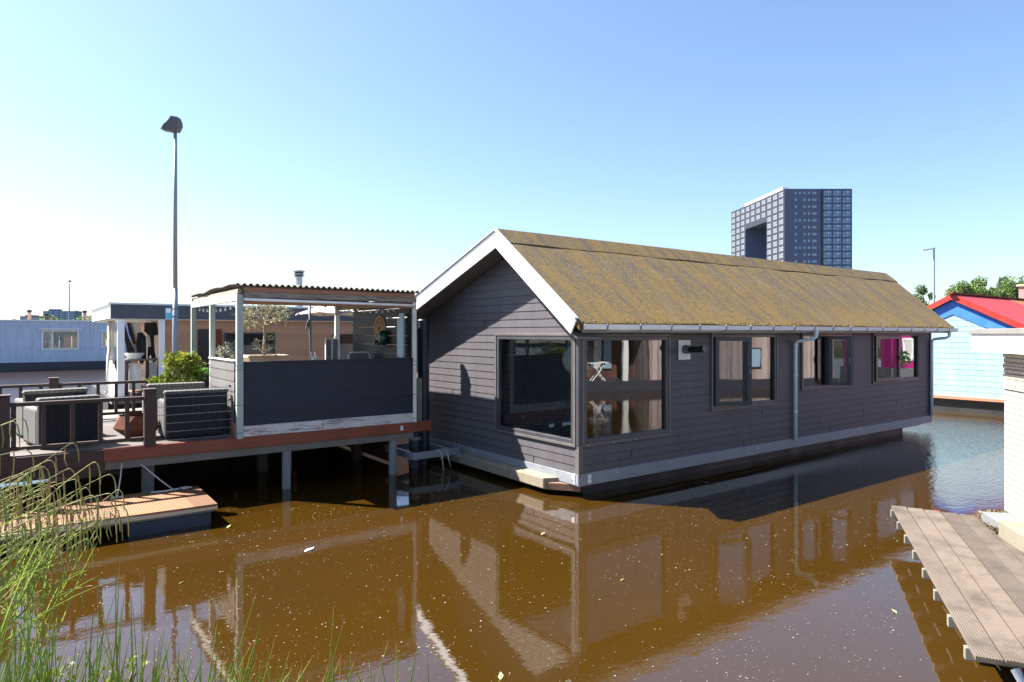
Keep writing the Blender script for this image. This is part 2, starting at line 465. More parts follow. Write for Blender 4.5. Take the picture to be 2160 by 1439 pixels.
def make_brick(name, c, mortar, s):
    t = NT(name)
    b = t.n("TexBrick", Scale=1.0, Color1=c4(c), Color2=c4(sc(c, .93)), Mortar=c4(mortar), Mortar_Size=.006)
    b.inputs["Brick Width"].default_value = s; b.inputs["Row Height"].default_value = s/3.1
    g = t.n("NewGeometry"); sp = t.n("SeparateXYZ"); t.t.links.new(g.outputs["Position"], sp.inputs[0])
    cb = t.n("CombineXYZ"); t.set(cb, "X", t.math('ADD', t.math('MULTIPLY', sp.outputs[0], .785), t.math('MULTIPLY', sp.outputs[1], .62))); t.set(cb, "Y", sp.outputs[2])
    t.t.links.new(cb.outputs[0], b.inputs["Vector"])
    t.col(b.outputs[0]); t.bump(b.outputs[1], -.4, .006)
    return t.fin(rough=.6)
M['white_brick'] = make_brick("white_brick", (.27,.266,.255), (.12,.115,.105), .24)
M['rattan'] = make_wicker("rattan_lamp", (.80,.76,.68))

# ------------------------------------------------------------------ builders shared by the houses
def cuts(openings, lo, hi):
    z = sorted({lo, hi} | {o[2] for o in openings if lo < o[2] < hi} | {o[3] for o in openings if lo < o[3] < hi})
    return list(zip(z[:-1], z[1:]))
def siding(mb, P, u, n, z0, z1, pitch, clip, openings=(), lip=.014, gap=None, gw=.007):
    """lapped boards on a wall: clip(z) gives the ends of the row at height z; openings are (s0, s1, z0, z1)"""
    P, u, n = V(P), V(u), V(n)
    q = lambda s, d, z: P + u*s + n*d + V((0,0,z))
    k = 0
    while z0 + k*pitch < z1 - 1e-6:
        zb, zt = z0+k*pitch, min(z1, z0+(k+1)*pitch)
        for a, b in cuts(openings, zb, zt):
            mid = (a+b)/2
            blk = sorted((o[0], o[1]) for o in openings if o[2] < mid < o[3])
            (l0, r0), (l1, r1) = clip(a), clip(b)
            ends = []; cl0, cl1 = l0, l1
            for o0, o1 in blk:
                ends.append((cl0, o0, cl1, o0)); cl0 = cl1 = o1
            ends.append((cl0, r0, cl1, r1))
            da, db = lip*(1-(a-zb)/pitch), lip*(1-(b-zb)/pitch)
            for s0, s1, t0, t1 in ends:
                if s1-s0 < 1e-4 and t1-t0 < 1e-4: continue
                if gap is not None and b == zt:      # open joint above each board backed by a black strip that paints its shade
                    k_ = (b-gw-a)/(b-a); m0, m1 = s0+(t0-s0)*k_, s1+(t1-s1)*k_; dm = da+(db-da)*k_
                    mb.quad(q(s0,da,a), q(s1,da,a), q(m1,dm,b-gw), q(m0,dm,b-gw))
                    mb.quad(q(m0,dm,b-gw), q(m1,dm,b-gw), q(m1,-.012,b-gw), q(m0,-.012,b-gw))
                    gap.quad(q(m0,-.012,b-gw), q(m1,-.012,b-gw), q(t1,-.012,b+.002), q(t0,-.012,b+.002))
                else: mb.quad(q(s0,da,a), q(s1,da,a), q(t1,db,b), q(t0,db,b))
                if a == zb: mb.quad(q(s0,-.012,a), q(s1,-.012,a), q(s1,da,a), q(s0,da,a))
        k += 1
    return mb
def window(parent, P, u, n, s0, s1, z0, z1, fw=.07, mull=(), fm='dark_frame', gm='glass', d=.03, deep=.08, trim=None):
    f = MB()
    f.obox(P,u,n, s0,s1, -deep,d, z0,z0+fw); f.obox(P,u,n, s0,s1, -deep,d, z1-fw,z1)
    f.obox(P,u,n, s0,s0+fw, -deep,d-.002, z0+fw,z1-fw); f.obox(P,u,n, s1-fw,s1, -deep,d-.002, z0+fw,z1-fw)
    for m_ in mull: f.obox(P,u,n, m_-fw*.45,m_+fw*.45, -deep,d-.004, z0+fw,z1-fw)
    fr = part("window", f, M[fm], parent, bevel=.006)
    if trim:
        tr = MB()
        tr.obox(P,u,n, s0-trim,s0, 0,d+.012, z0-trim,z1+trim); tr.obox(P,u,n, s1,s1+trim, 0,d+.012, z0-trim,z1+trim)
        tr.obox(P,u,n, s0,s1, 0,d+.010, z1,z1+trim); tr.obox(P,u,n, s0,s1, 0,d+.010, z0-trim,z0)
        part("trim", tr, M['trim_grey'], fr, bevel=.004)
    P_, u_, n_ = V(P), V(u), V(n)
    g = MB(); q = lambda s, z: P_ + u_*s + n_*(-deep*.4) + V((0,0,z))
    c = [q(s0+fw*.5,z0+fw*.5), q(s1-fw*.5,z0+fw*.5), q(s1-fw*.5,z1-fw*.5), q(s0+fw*.5,z1-fw*.5)]
    if u_.cross(V((0,0,1))).dot(n_) < 0: c.reverse()
    g.quad(*c)
    part("pane", g, M[gm], fr)
    return fr

# ------------------------------------------------------------------ the setting: water, banks
mb = MB(); mb.quad((-2500,-2500,0),(3500,-2500,0),(3500,3500,0),(-2500,3500,0))
o = single("water", mb, M['water'], "brown canal water reflecting the houseboats", "water", kind="structure"); o["kind"] = "structure"
mb = MB()
for a in ((( -400,118),(150,118),(150,1600),(-400,1600)), ((98,-700),(150,-700),(150,118),(98,118)), ((150,-700),(1800,-700),(1800,1600),(150,1600))):
    mb.prism([(x,y,-.5) for x, y in a], (0,0,1.3))
single("far_bank", mb, M['grass_ground'], "far green bank beyond the houseboats", "bank", kind="structure")
mb = MB()
def bank_edge(a):
    p = at(a, 704, 1)
    return p
pts = []
for px, d in ((-1500,3.2),(-700,4.0),(-300,4.35),(0,4.35),(400,3.85),(800,3.45),(1300,3.2),(1800,2.9),(2600,2.4)):
    q = at(px, 704, d); pts.append(V((q.x, q.y, 0)))
n = len(pts)
for i in range(n-1):
    a, b = pts[i], pts[i+1]
    ua, ub = a*.86, b*.86
    ca, cb = a*.55, b*.55
    fa, fb = a*-3, b*-3
    z = lambda p, h: V((p.x, p.y, h))
    mb.quad(z(a,-.4), z(b,-.4), z(ub,.22), z(ua,.22))
    mb.quad(z(ua,.22), z(ub,.22), z(cb,.95), z(ca,.95))
    mb.quad(z(ca,.95), z(cb,.95), z(fb,1.15), z(fa,1.15))
single("near_bank", mb, M['grass_ground'], "grassy near bank", "bank", kind="structure")

# ------------------------------------------------------------------ main dark grey houseboat
HX, HY = 7.79, 8.66                  # front corner
FX, AY = 7.29, 10.50                 # bargeboard plane, ridge line
EX = 22.01                           # far end of the long wall
LY = 15.05                           # left wall
SR, SLF = .762, .345                 # right and left roof slopes (rise over run)
RT = 4.89                            # ridge top at the front
H = thing("dark_houseboat", "dark grey boarded houseboat with mossy brown pitched roof and white bargeboards", "houseboat", (HX, HY, .2))
def under(y): return RT - .34 - (SR*(AY-y) if y < AY else SLF*(y-AY))     # underside of the roof above y
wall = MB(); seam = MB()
# gable wall faces -X; s runs from the corner to the left (+Y)
def gclip(z):
    if z <= under(HY): l = 0.0
    else: l = (AY - (RT-.34-z)/SR) - HY
    r = LY-HY if z <= under(LY) else (AY + (RT-.34-z)/SLF) - HY
    return (min(l, AY-HY), max(r, AY-HY))
GW = (.10, 2.48, .95, 2.86)
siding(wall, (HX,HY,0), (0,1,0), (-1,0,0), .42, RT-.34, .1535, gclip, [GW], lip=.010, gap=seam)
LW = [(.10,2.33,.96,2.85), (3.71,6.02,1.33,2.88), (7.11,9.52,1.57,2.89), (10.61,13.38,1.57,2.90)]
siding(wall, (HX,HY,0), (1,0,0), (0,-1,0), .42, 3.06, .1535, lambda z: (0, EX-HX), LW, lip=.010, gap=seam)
siding(wall, (EX,HY,0), (0,1,0), (1,0,0), .42, 3.3, .1535, lambda z: (0, LY-HY))
wall.quad((HX,LY,.42),(EX,LY,.42),(EX,LY,3.2),(HX,LY,3.2))
wall.poly([(EX-.02,HY,3.2),(EX-.02,LY,3.2),(EX-.02,AY,RT-.35)])
part("wall", wall, M['grey_board'], H); part("wall_joint_shade", seam, M['black'], H)
mb = MB(); mb.obox((HX,HY,0),(0,1,0),(-1,0,0), -.028,.07, 0,.022, .42,.93); mb.obox((HX,HY,0),(1,0,0),(0,-1,0), -.02,.07, 0,.03, .42,.93); part("corner_trim", mb, M['trim_grey'], H, bevel=.004)
mb = MB(); mb.box(EX-.06,EX+.02, HY-.03,HY+.03, .42,3.05); part("corner_trim", mb, M['trim_grey'], H, bevel=.004)
mb = MB(); mb.box(HX-.03,HX+.085, HY-.032,HY+.085, .93,3.05)
part("corner_post", mb, M['dark_frame'], H, bevel=.008)
for y, z in ((9.93,.425),(12.9,1.5),(11.6,3.03)):     # butt joints between boards
    mb = MB(); mb.box(HX-.0125,HX-.004, y,y+.006, z,z+.14); part("board_joint", mb, M['black'], H)
for x, z in ((9.1,.58),(12.6,.42),(13.3,1.04),(17.9,.73),(16.2,.42),(19.8,.88)):
    mb = MB(); mb.box(x,x+.006, HY-.0125,HY-.004, z,z+.14); part("board_joint", mb, M['black'], H)
# galvanised strip along the foot of the walls
mb = MB(); mb.box(HX-.022,EX+.05, HY-.03,HY+.12, .22,.437)
part("plinth", mb, M['zinc'], H, bevel=.004, label="galvanised strip along the foot of the long wall")
mb = MB(); mb.box(HX-.03,HX+.10, HY-.022,LY, .235,.428)
part("plinth", mb, M['zinc'], H, bevel=.004, label="galvanised strip along the foot of the gable wall")
mb = MB(); mb.box(HX+.3,20.7, HY+.22,LY-.1, -.6,.24); mb.box(HX+.12,21.6, HY+.13,LY-.1, .16,.225)
part("hull", mb, M['hull'], H)
mb = MB(); mb.prism([(HX-.30,HY+.62,.10),(HX-.02,HY+.50,.10),(HX+.4,HY+.5,.10),(HX+.4,LY-.5,.10),(HX-.26,LY-.5,.10)], (0,0,.20))
part("concrete_edge", mb, M['concrete'], H, bevel=.02)
mb = MB(); mb.prism([(HX-.27,HY+.62,.09),(HX+.10,HY+.06,.10),(HX+.10,HY+.62,.09)], (0,0,.13))
part("concrete_edge", mb, paint("rusty_concrete", (.13,.075,.05), .9, amt=.4, scale=9, bump=.8), H, bevel=.01, label="broken rusty brown corner of the concrete edge")
# roof: two slopes with slightly wavy surface
def roof_slope(y0, y1, nx, ny, thick, x0=FX, x1=22.35, seed=1):
    rr = random.Random(seed); g = MB(); idx = {}
    ph = [rr.uniform(0, 6) for _ in range(4)]
    for i in range(nx+1):
        for j in range(ny+1):
            v = j/ny
            y = y0 + (y1-y0)*v
            zt = RT - (SR*(AY-y) if y <= AY else SLF*(y-AY))
            xe = x1 + (1.0*(1-abs(y-AY)/abs(y0-AY if y0 != AY else y1-AY)) if x1 > 20 else 0)   # the far end runs out to a point under the ridge
            x = x0 + (xe-x0)*i/nx
            wv = .006*math.sin(x*1.3+ph[0]) + .004*math.sin(x*2.9+y*2+ph[1]) + .003*math.sin(x*5.3+ph[2]+y*5)
            if i == 0: wv *= .3
            idx[i,j] = len(g.v); g.v.append(V((x, y, zt+wv)))
    for i in range(nx):
        for j in range(ny):
            g.f.append((idx[i,j], idx[i+1,j], idx[i+1,j+1], idx[i,j+1]))
    top = len(g.v)
    for p in list(g.v): g.v.append(p - V((0,0,thick)))
    for i in range(nx):
        for j in range(ny):
            g.f.append((top+idx[i,j+1], top+idx[i+1,j+1], top+idx[i+1,j], top+idx[i,j]))
    for i in range(nx):
        for j in (0, ny):
            g.f.append((idx[i,j], idx[i+1,j], top+idx[i+1,j], top+idx[i,j]))
    for j in range(ny):
        for i in (0, nx):
            g.f.append((idx[i,j], idx[i,j+1], top+idx[i,j+1], top+idx[i,j]))
    return g
roof = part("roof", roof_slope(8.13, AY, 90, 12, .12, x0=FX+.035), M['roof'], H, smooth=False)
roof2 = part("roof", roof_slope(AY, 15.5, 40, 4, .12, seed=2, x0=FX+.035), M['roof'], H)
# ridge strip overlapping the upper edge
g = MB(); k = 60
for i in range(k):
    x0 = FX+.05+(23.25-FX-.05)*i/k; x1 = FX+.05+(23.25-FX-.05)*(i+1)/k
    w0 = .012*math.sin(i*.7)+.004*math.sin(i*2.3); w1 = .012*math.sin((i+1)*.7)+.004*math.sin((i+1)*2.3)
    zz = lambda x, y, e: RT - SR*(AY-y) + e
    ya0, ya1 = AY-.36+w0, AY-.36+w1
    g.hexa([(x0,ya0,zz(x0,ya0,-.012)),(x1,ya1,zz(x1,ya1,-.012)),(x1,AY,zz(x1,AY,.004)),(x0,AY,zz(x0,AY,.004)),
            (x0,ya0,zz(x0,ya0,.014)),(x1,ya1,zz(x1,ya1,.014)),(x1,AY,zz(x1,AY,.046)),(x0,AY,zz(x0,AY,.046))])
part("ridge_strip", g, M['roof'], roof)
# moss rim at the eave
g = MB()
for i in range(2600):
    x = R.uniform(FX+.1, 22.3)
    g.leaf((x, 8.13+R.uniform(-.015,.05), 3.085+R.uniform(-.04,.03)), R.uniform(.012,.035))
part("moss", g, island("moss_tufts", [(.07,.045,.01), (.13,.085,.02), (.09,.06,.022), (.17,.13,.06)], .9), roof)
# soffit boards under the gable overhang and eave board behind the gutter
g = MB()
for ya, yb, s in ((8.2,AY,1),(AY,15.4,-1)):
    za, zb = RT-.345-(SR*(AY-ya) if ya < AY else 0), RT-.345-(SLF*(yb-AY) if yb > AY else 0)
    if s == 1: za, zb = RT-.30-SR*(AY-ya), RT-.30
    else: za, zb = RT-.30, RT-.30-SLF*(yb-AY)
    g.hexa([(FX+.04,ya,za-.02),(HX+.1,ya,za-.02),(HX+.1,yb,zb-.02),(FX+.04,yb,zb-.02),(FX+.04,ya,za),(HX+.1,ya,za),(HX+.1,yb,zb),(FX+.04,yb,zb)])
part("soffit", g, M['trim_grey'], H)
g = MB(); g.box(HX-.3,22.3, 8.24,8.27, 2.92,3.10); g.box(HX-.05,22.2, 8.27,8.66, 3.035,3.05)
part("eave_board", g, M['zinc'], H, label="weathered grey board behind the gutter")
def barge(y0, y1, slope):
    g = MB(); z0, z1 = RT - slope*abs(AY-y0), RT - slope*abs(AY-y1)
    if y0 < AY:       # right side, cut square at its foot
        pts = [(FX, AY, RT), (FX, AY, RT-.325), (FX, y0+.125, RT-.325-slope*(AY-y0-.125)), (FX, y0, RT-slope*(AY-y0)-.02), (FX, y0, RT-slope*(AY-y0))]
    else:
        pts = [(FX, y1, z1), (FX, y1, z1-.325), (FX, AY, RT-.325), (FX, AY, RT)]
    return g.prism(pts, (.035,0,0))
part("bargeboard", barge(8.19, AY, SR), M['white'], H, bevel=.004)
part("bargeboard", barge(AY, 15.3, SLF), M['white'], H, bevel=.004)
g = MB()
g.beam((FX+.012,8.17,3.155),(FX+.012,AY+.002,RT+.022), .085,.02, up=(0,-.6,.8)); g.beam((FX+.012,AY,RT+.022),(FX+.012,15.3,RT+.022-SLF*4.8), .085,.02, up=(0,.3,.9))
part("bargeboard_cap", g, paint("cap_alu", (.55,.56,.58), .4, metal=.3), H)
# gutter with brackets, downpipes
g = MB(); prof = [(8.25,3.055),(8.25,2.985),(8.225,2.965),(8.15,2.965),(8.12,2.985),(8.105,3.06),(8.098,3.06),(8.112,2.98),(8.145,2.955),(8.23,2.955),(8.258,2.98),(8.258,3.055)]
x0, x1 = 7.42, 22.55
for i in range(len(prof)):
    (ya, za), (yb, zb) = prof[i], prof[(i+1) % len(prof)]
    g.quad((x0,ya,za),(x1,ya,za),(x1,yb,zb),(x0,yb,zb))
for xx in (x0, x1): g.poly([(xx,y,z) for y, z in prof[:6]])
gut = part("gutter", g, M['gutter'], H)
x = 7.95
while x < 22.5:
    b = MB(); b.tube([(x,8.26,3.07),(x,8.094,3.066),(x,8.104,2.978),(x,8.145,2.949),(x,8.235,2.949)], .006, 6)
    b.beam((x,8.094,3.06),(x,8.106,2.98), .022,.012)
    part("gutter_bracket", b, M['pipe_grey'], gut); x += .82
def downpipe(x, z0):
    g = MB(); y = HY-.075
    g.tube([(x+.16,8.175,2.96),(x+.16,8.175,2.83),(x+.13,8.25,2.77),(x+.03,y-.04,2.73),(x,y,2.66),(x,y,z0)], .042, 12)
    d = part("downpipe", g, M['zinc_pipe'], H, smooth=True)
    for z in (2.6, 1.9, 1.05):
        c = MB(); c.tube([(x,y,z),(x,y,z+.05)], .048, 12); part("pipe_collar", c, M['zinc_pipe'], d)
    c = MB(); c.tube([(x+.16,8.175,2.88),(x+.16,8.175,2.965)], [.045,.06], 12); part("pipe_outlet", c, M['zinc_pipe'], d)
downpipe(14.53, .40); downpipe(21.93, .42)
# windows
P1, U1, N1 = (HX,HY,0), (0,1,0), (-1,0,0)
P2, U2, N2 = (HX,HY,0), (1,0,0), (0,-1,0)
gw = window(H, P1, U1, N1, GW[0], GW[1], GW[2], GW[3], fw=.075, trim=.05, gm='glass_dark')
window(H, P2, U2, N2, *LW[0], fw=.075, trim=.05)
window(H, P2, U2, N2, *LW[1], fw=.06, mull=(4.93,), trim=.05)
window(H, P2, U2, N2, *LW[2], fw=.06, mull=(8.30,), trim=.03)
window(H, P2, U2, N2, *LW[3], fw=.06, mull=(12.05,), trim=.03)
def sash(s0, s1, z0, z1, ang, hinge_left=True):
    """an outward opening sash hinged on its left or right side"""
    wd = s1-s0; a = math.radians(ang)
    if hinge_left: P = V((HX+s0, HY-.045, 0)); u = V((math.cos(a), -math.sin(a), 0))
    else: P = V((HX+s1, HY-.045, 0)); u = V((-math.cos(a), -math.sin(a), 0))
    n = V((u.y, -u.x, 0)) if hinge_left else V((-u.y, u.x, 0))
    f = MB(); fw = .085
    f.obox(P,u,n,0,wd,-.03,.03,z0,z0+fw); f.obox(P,u,n,0,wd,-.03,.03,z1-fw,z1)
    f.obox(P,u,n,0,fw,-.029,.029,z0+fw,z1-fw); f.obox(P,u,n,wd-fw*1.2,wd,-.029,.029,z0+fw,z1-fw)
    s = part("window_sash", f, M['dark_frame'], H, bevel=.006)
    g = MB(); q = lambda ss, z: P+u*ss+V((0,0,z))
    g.quad(q(fw,z0+fw),q(wd-fw,z0+fw),q(wd-fw,z1-fw),q(fw,z1-fw)); part("pane", g, M['glass'], s)
    hd = MB(); hd.obox(P,u,n,wd-fw*.8,wd-fw*.5,.03,.06,(z0+z1)/2-.06,(z0+z1)/2+.06); part("handle", hd, M['zinc'], s)
sash(3.76, 4.56, 1.40, 2.83, 29)
sash(8.28, 8.80, 1.62, 2.84, 48)
sash(10.68, 12.00, 1.60, 2.84, 2)
# flue plate and flue
g = MB(); g.box(10.42,10.78, HY-.03,HY-.016, 2.38,2.77); pl = part("flue_plate", g, M['plate'], H, bevel=.003)
g = MB(); g.tube([(10.60,HY-.02,2.585),(10.60,HY-.16,2.585)], .088, 16); part("flue_collar", g, M['pipe_grey'], pl, smooth=False)
g = MB(); g.tube([(10.60,HY-.15,2.585),(10.60,HY-.36,2.59),(10.61,HY-.50,2.61)], [.062,.062,.066], 16); part("flue_pipe", g, M['black'], pl, smooth=False)
# letter plates, screws
for x, z, q in ((13.05,.36,.022),(17.6,.40,.022),(16.3,.27,.022)) + tuple((s_, z, .008) for s_ in (8.0,8.6,9.2,9.9) for z in (2.885,.925)):
    g = MB(); g.tube([(x,HY-.05,z),(x,HY-.02,z)], q, 8); part("bolt", g, M['plate'], H)
g = MB(); g.box(7.98,8.06, HY-.036,HY-.026, .335,.405); g.box(7.98,8.06, HY-.036,HY-.026, .255,.325)
part("number_tag", g, M['plate'], H)
g = MB(); g.box(HX-.04,HX-.028, HY+.06,HY+.14, .33,.42); g.tube([(HX-.045,HY+.07,.33),(HX-.05,HY+.05,.28),(HX-.045,HY+.09,.25)], .008, 6)
part("shackle", g, M['plate'], H)
# interior that shows through the glass
g = MB(); g.quad((HX+.1,HY+.1,.46),(EX-.1,HY+.1,.46),(EX-.1,LY-.1,.46),(HX+.1,LY-.1,.46)); part("floor", g, M['interior_floor'], H)
g = MB(); g.quad((HX+.1,LY-.6,.46),(EX-.1,LY-.6,.46),(EX-.1,LY-.6,3.3),(HX+.1,LY-.6,3.3))
for x in (11.1,14.4,18.0): g.box(x,x+.1, HY+.35,LY-.6, .46,3.05)
g.quad((HX+.1,HY+.1,3.04),(EX-.1,HY+.1,3.04),(EX-.1,LY-.1,3.04),(HX+.1,LY-.1,3.04))
part("room_wall", g, M['interior'], H)
# venetian blind and round rattan lamp behind the corner windows
b = thing("window_blind", "dark venetian blind hanging behind the gable window", "blind", (HX+.13, 9.95, .98))
for i in range(46):
    g = MB(); z = 1.03+i*.0385
    g.hexa([(HX+.115,8.86,z-.006),(HX+.150,8.86,z+.010),(HX+.150,11.08,z+.010),(HX+.115,11.08,z-.006),(HX+.115,8.86,z-.004),(HX+.150,8.86,z+.012),(HX+.150,11.08,z+.012),(HX+.115,11.08,z-.004)])
    part("slat", g, paint("blind_slat", (.17,.165,.16), .4) if i == 0 else bpy.data.materials["blind_slat"], b)
g = MB(); g.box(HX+.11,HX+.155, 8.86,11.08, 2.79,2.84); part("head_rail", g, M['dark_frame'], b)
l = thing("pendant_lamp", "round woven pendant lamp hanging behind the corner window", "lamp", (8.2, 9.07, 2.1))
g = MB(); g.lathe((8.2,9.07,2.42), [(.02,-.34),(.17,-.30),(.29,-.17),(.34,0),(.29,.17),(.17,.30),(.02,.34)], 28); part("lamp_shade", g, M['rattan'], l, smooth=True)
g = MB(); g.tube([(8.2,9.07,2.7),(8.2,9.07,3.04)], .008, 6); part("cord", g, M['black'], l)

# ------------------------------------------------------------------ mooring piles and bracket between terrace and houseboat
g = MB(); g.tube([(7.17,13.15,-.6),(7.17,13.15,3.19)], .128, 24); 
t = thing("mooring_pile", "tall blue black steel mooring pile standing by the gable wall", "pile", (7.17,13.15,0)); part("pile", g, M['steel_pile'], t)
g = MB(); g.tube([(7.17,13.15,3.19),(7.17,13.15,3.225)], [.14,.12], 24); part("cap", g, M['black'], t)
t = thing("mooring_pile", "short thick steel pile under the end of the red deck beam", "pile", (6.80,12.86,0))
g = MB(); g.tube([(6.80,12.86,-.6),(6.80,12.86,.93)], .13, 24); part("pile", g, M['steel_pile'], t)
g = MB(); g.tube([(6.80,12.86,.60),(6.80,12.86,.66)], .137, 24); part("ring", g, M['zinc'], t)
t = thing("mooring_bracket", "galvanised steel mooring frame round the piles, bolted to the houseboat edge", "bracket", (7.0,12.8,.28))
for a, b in (((6.42,12.26,.355),(7.55,12.26,.355)),((6.42,13.52,.355),(7.55,13.52,.355)),((6.45,12.26,.3549),(6.45,13.52,.3549)),((7.33,12.26,.3551),(7.33,13.52,.3551))):
    g = MB(); g.beam(a,b,.08,.14); part("frame_beam", g, M['zinc'], t, bevel=.006)
for y in (12.26,13.52):
    g = MB(); g.box(7.43,7.56, y-.12,y+.12, .25,.33); part("mounting_plate", g, M['zinc'], t)
    for dy in (-.09,.09):
        g = MB(); g.tube([(7.50,y+dy,.3),(7.50,y+dy,.55)], .008, 6); part("threaded_rod", g, M['zinc'], t)
g = MB(); g.tube([(7.30,12.2,.05),(7.22,12.16,.3),(7.18,12.2,.44),(7.16,12.3,.44),(7.14,12.36,.2)], .014, 6); g.tube([(7.12,12.18,.0),(7.06,12.16,.36),(7.02,12.22,.44),(7.0,12.32,.4)], .014, 6)
single("mooring_rope", g, M['rope'], "frayed rope looped over the galvanised mooring frame", "rope", smooth=True)

# ------------------------------------------------------------------ terrace on piles
DZ = 1.05
T = thing("timber_terrace", "raised timber terrace on piles with dark red edge beam", "terrace", (2.5, 12.4, 0))
g = MB()
y = 12.49
while y < 16.85:
    g.box(-4,6.62, y,y+.139, DZ-.028,DZ); y += .145
part("deck_boards", g, M['deck'], T)
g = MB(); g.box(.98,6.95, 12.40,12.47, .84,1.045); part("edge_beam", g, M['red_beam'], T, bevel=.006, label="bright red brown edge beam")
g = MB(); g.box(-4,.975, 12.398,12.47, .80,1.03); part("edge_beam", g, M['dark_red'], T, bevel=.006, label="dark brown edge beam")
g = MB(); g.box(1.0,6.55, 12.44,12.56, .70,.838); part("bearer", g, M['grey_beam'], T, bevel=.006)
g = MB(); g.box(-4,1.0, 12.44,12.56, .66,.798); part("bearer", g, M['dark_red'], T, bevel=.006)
for yy in (14.3, 16.6):
    g = MB(); g.box(-4,6.5, yy,yy+.12, .84,1.02); part("bearer", g, M['dark_red'], T)
for x, y in ((3.92,12.52),(6.10,12.52)):
    g = MB(); g.tube([(x,y,-.6),(x,y,.15),(x+.004,y,.70)], [.082,.08,.085], 14); part("pile", g, M['concrete_post'], T)
for x, y in ((1.72,13.3),(-1.2,12.6),(1.7,16.5),(4.0,14.4),(6.1,14.4),(4.0,16.6),(-1.2,16.6),(6.2,16.6)):
    g = MB(); g.box(x-.09,x+.09, y-.09,y+.09, -.6,.84); part("pile", g, M['concrete_post'] if x == 1.72 else M['dark_red'], T)
g = MB(); g.box(1.78,6.55, 16.86,16.90, -.3,1.02); g.box(-4,1.78, 16.86,16.90, .20,1.02); g.box(6.50,6.55, 13.4,16.86, .05,1.02)
part("added_rear_skirt", g, M['dark_red'], T)  # unseen boards added to keep the water under the deck dark
g = MB(); g.box(6.22,6.275, 12.385,12.396, .90,.95); g.box(6.22,6.275, 12.385,12.396, .955,.99); part("label_plate", g, M['white'], T)

# ------------------------------------------------------------------ pergola
PG = thing("pergola", "pale post pergola with corrugated roof and anthracite boarded front", "pergola", (4.8, 14.4, DZ))
def post(x, y, z0, z1, s=.052, m='post_green'):
    g = MB(); g.box(x-s,x+s, y-s,y+s, z0,z1); return part("post", g, M[m], PG, bevel=.006)
post(3.06,12.44,1.02,3.60,.055); post(6.56,12.44,1.04,3.56,.038,'white_wood'); post(3.04,14.50,DZ,3.62,.05); post(3.04,16.40,DZ,3.66,.05); post(6.42,16.40,DZ,3.62,.055,'white_wood')
g = MB(); g.box(3.14,6.60, 12.395,12.50, 3.555,3.655); part("beam", g, M['pergola_beam'], PG, bevel=.006)
g = MB(); g.box(3.14,6.55, 12.39,12.49, 3.657,3.738); part("beam", g, M['orange_beam'], PG, bevel=.004, label="orange brown batten under the roof edge")
g = MB(); g.tube([(3.12,12.36,3.515),(6.55,12.36,3.485)], .026, 14); part("awning_tube", g, M['white'], PG, smooth=True)
g = MB(); g.box(3.10,6.57, 12.41,12.46, 3.43,3.50); part("beam", g, M['orange_beam'], PG)
g = MB(); g.box(3.0,3.085, 12.50,16.45, 3.49,3.62); part("side_beam", g, M['white_wood'], PG, bevel=.006)
g = MB(); g.box(3.02,3.08, 12.4,16.5, 3.624,3.70); part("side_beam", g, M['pergola_beam'], PG)
g = MB(); g.box(6.46,6.56, 12.5,16.45, 3.50,3.64); part("side_beam", g, M['pergola_beam'], PG)
g = MB(); g.box(3.0,6.55, 16.35,16.45, 3.64,3.70); part("beam", g, M['pergola_beam'], PG)
for y in (13.5,14.5,15.5):
    g = MB(); g.box(3.08,6.46, y,y+.05, 3.62,3.68); part("rafter", g, M['pergola_beam'], PG)
# corrugated sheets, ridges running back
g = MB(); nx = 33*8; x0, x1 = 2.98, 6.66
ny = 8; top = []
for i in range(nx+1):
    x = x0+(x1-x0)*i/nx
    for j in range(ny+1):
        y = 12.33+(16.6-12.33)*j/ny
        z = 3.775 + .023*math.sin(2*math.pi*i/8) + .02*(1-abs(2*(j/ny)-.4)) + .012*math.sin(x*1.7+j)*(.3 if j == 0 else 1)
        if i < 6: z += .018*math.sin(j*2.2)
        top.append(V((x,y,z)))
g.v = top + [p-V((0,0,.009)) for p in top]; k = len(top)
for i in range(nx):
    for j in range(ny):
        a, b, c, d = i*(ny+1)+j, (i+1)*(ny+1)+j, (i+1)*(ny+1)+j+1, i*(ny+1)+j+1
        g.f.append((a,b,c,d)); g.f.append((k+d,k+c,k+b,k+a))
    a, b = i*(ny+1), (i+1)*(ny+1); g.f.append((a,k+a,k+b,b))
    a, b = a+ny, b+ny; g.f.append((a,b,k+b,k+a))
for j in range(ny):
    for a in (j, nx*(ny+1)+j): g.f.append((a,a+1,k+a+1,k+a))
part("corrugated_roof", g, M['corrugated'], PG)
# front panel of lapped boards
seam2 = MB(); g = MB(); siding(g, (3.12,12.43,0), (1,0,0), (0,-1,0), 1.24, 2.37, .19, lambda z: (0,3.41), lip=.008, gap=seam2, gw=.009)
g.quad((3.12,12.45,1.24),(6.53,12.45,1.24),(6.53,12.45,2.37),(3.12,12.45,2.37))
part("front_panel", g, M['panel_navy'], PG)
g = MB(); g.box(3.12,6.53, 12.40,12.49, 2.37,2.395); part("panel_cap", g, M['panel_navy'], PG, bevel=.004)
g = MB(); g.box(3.115,4.57, 12.405,12.455, 1.05,1.24); g.box(4.585,6.525, 12.405,12.455, 1.05,1.24); part("kick_board", g, M['worn_white'], PG, label="worn flaking white board below the panel")
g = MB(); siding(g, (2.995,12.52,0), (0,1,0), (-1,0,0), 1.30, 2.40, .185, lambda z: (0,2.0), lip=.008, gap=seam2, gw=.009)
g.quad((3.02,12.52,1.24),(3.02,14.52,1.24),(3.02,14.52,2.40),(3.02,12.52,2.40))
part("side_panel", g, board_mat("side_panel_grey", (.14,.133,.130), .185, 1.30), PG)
part('panel_joint_shade', seam2, M['black'], PG)
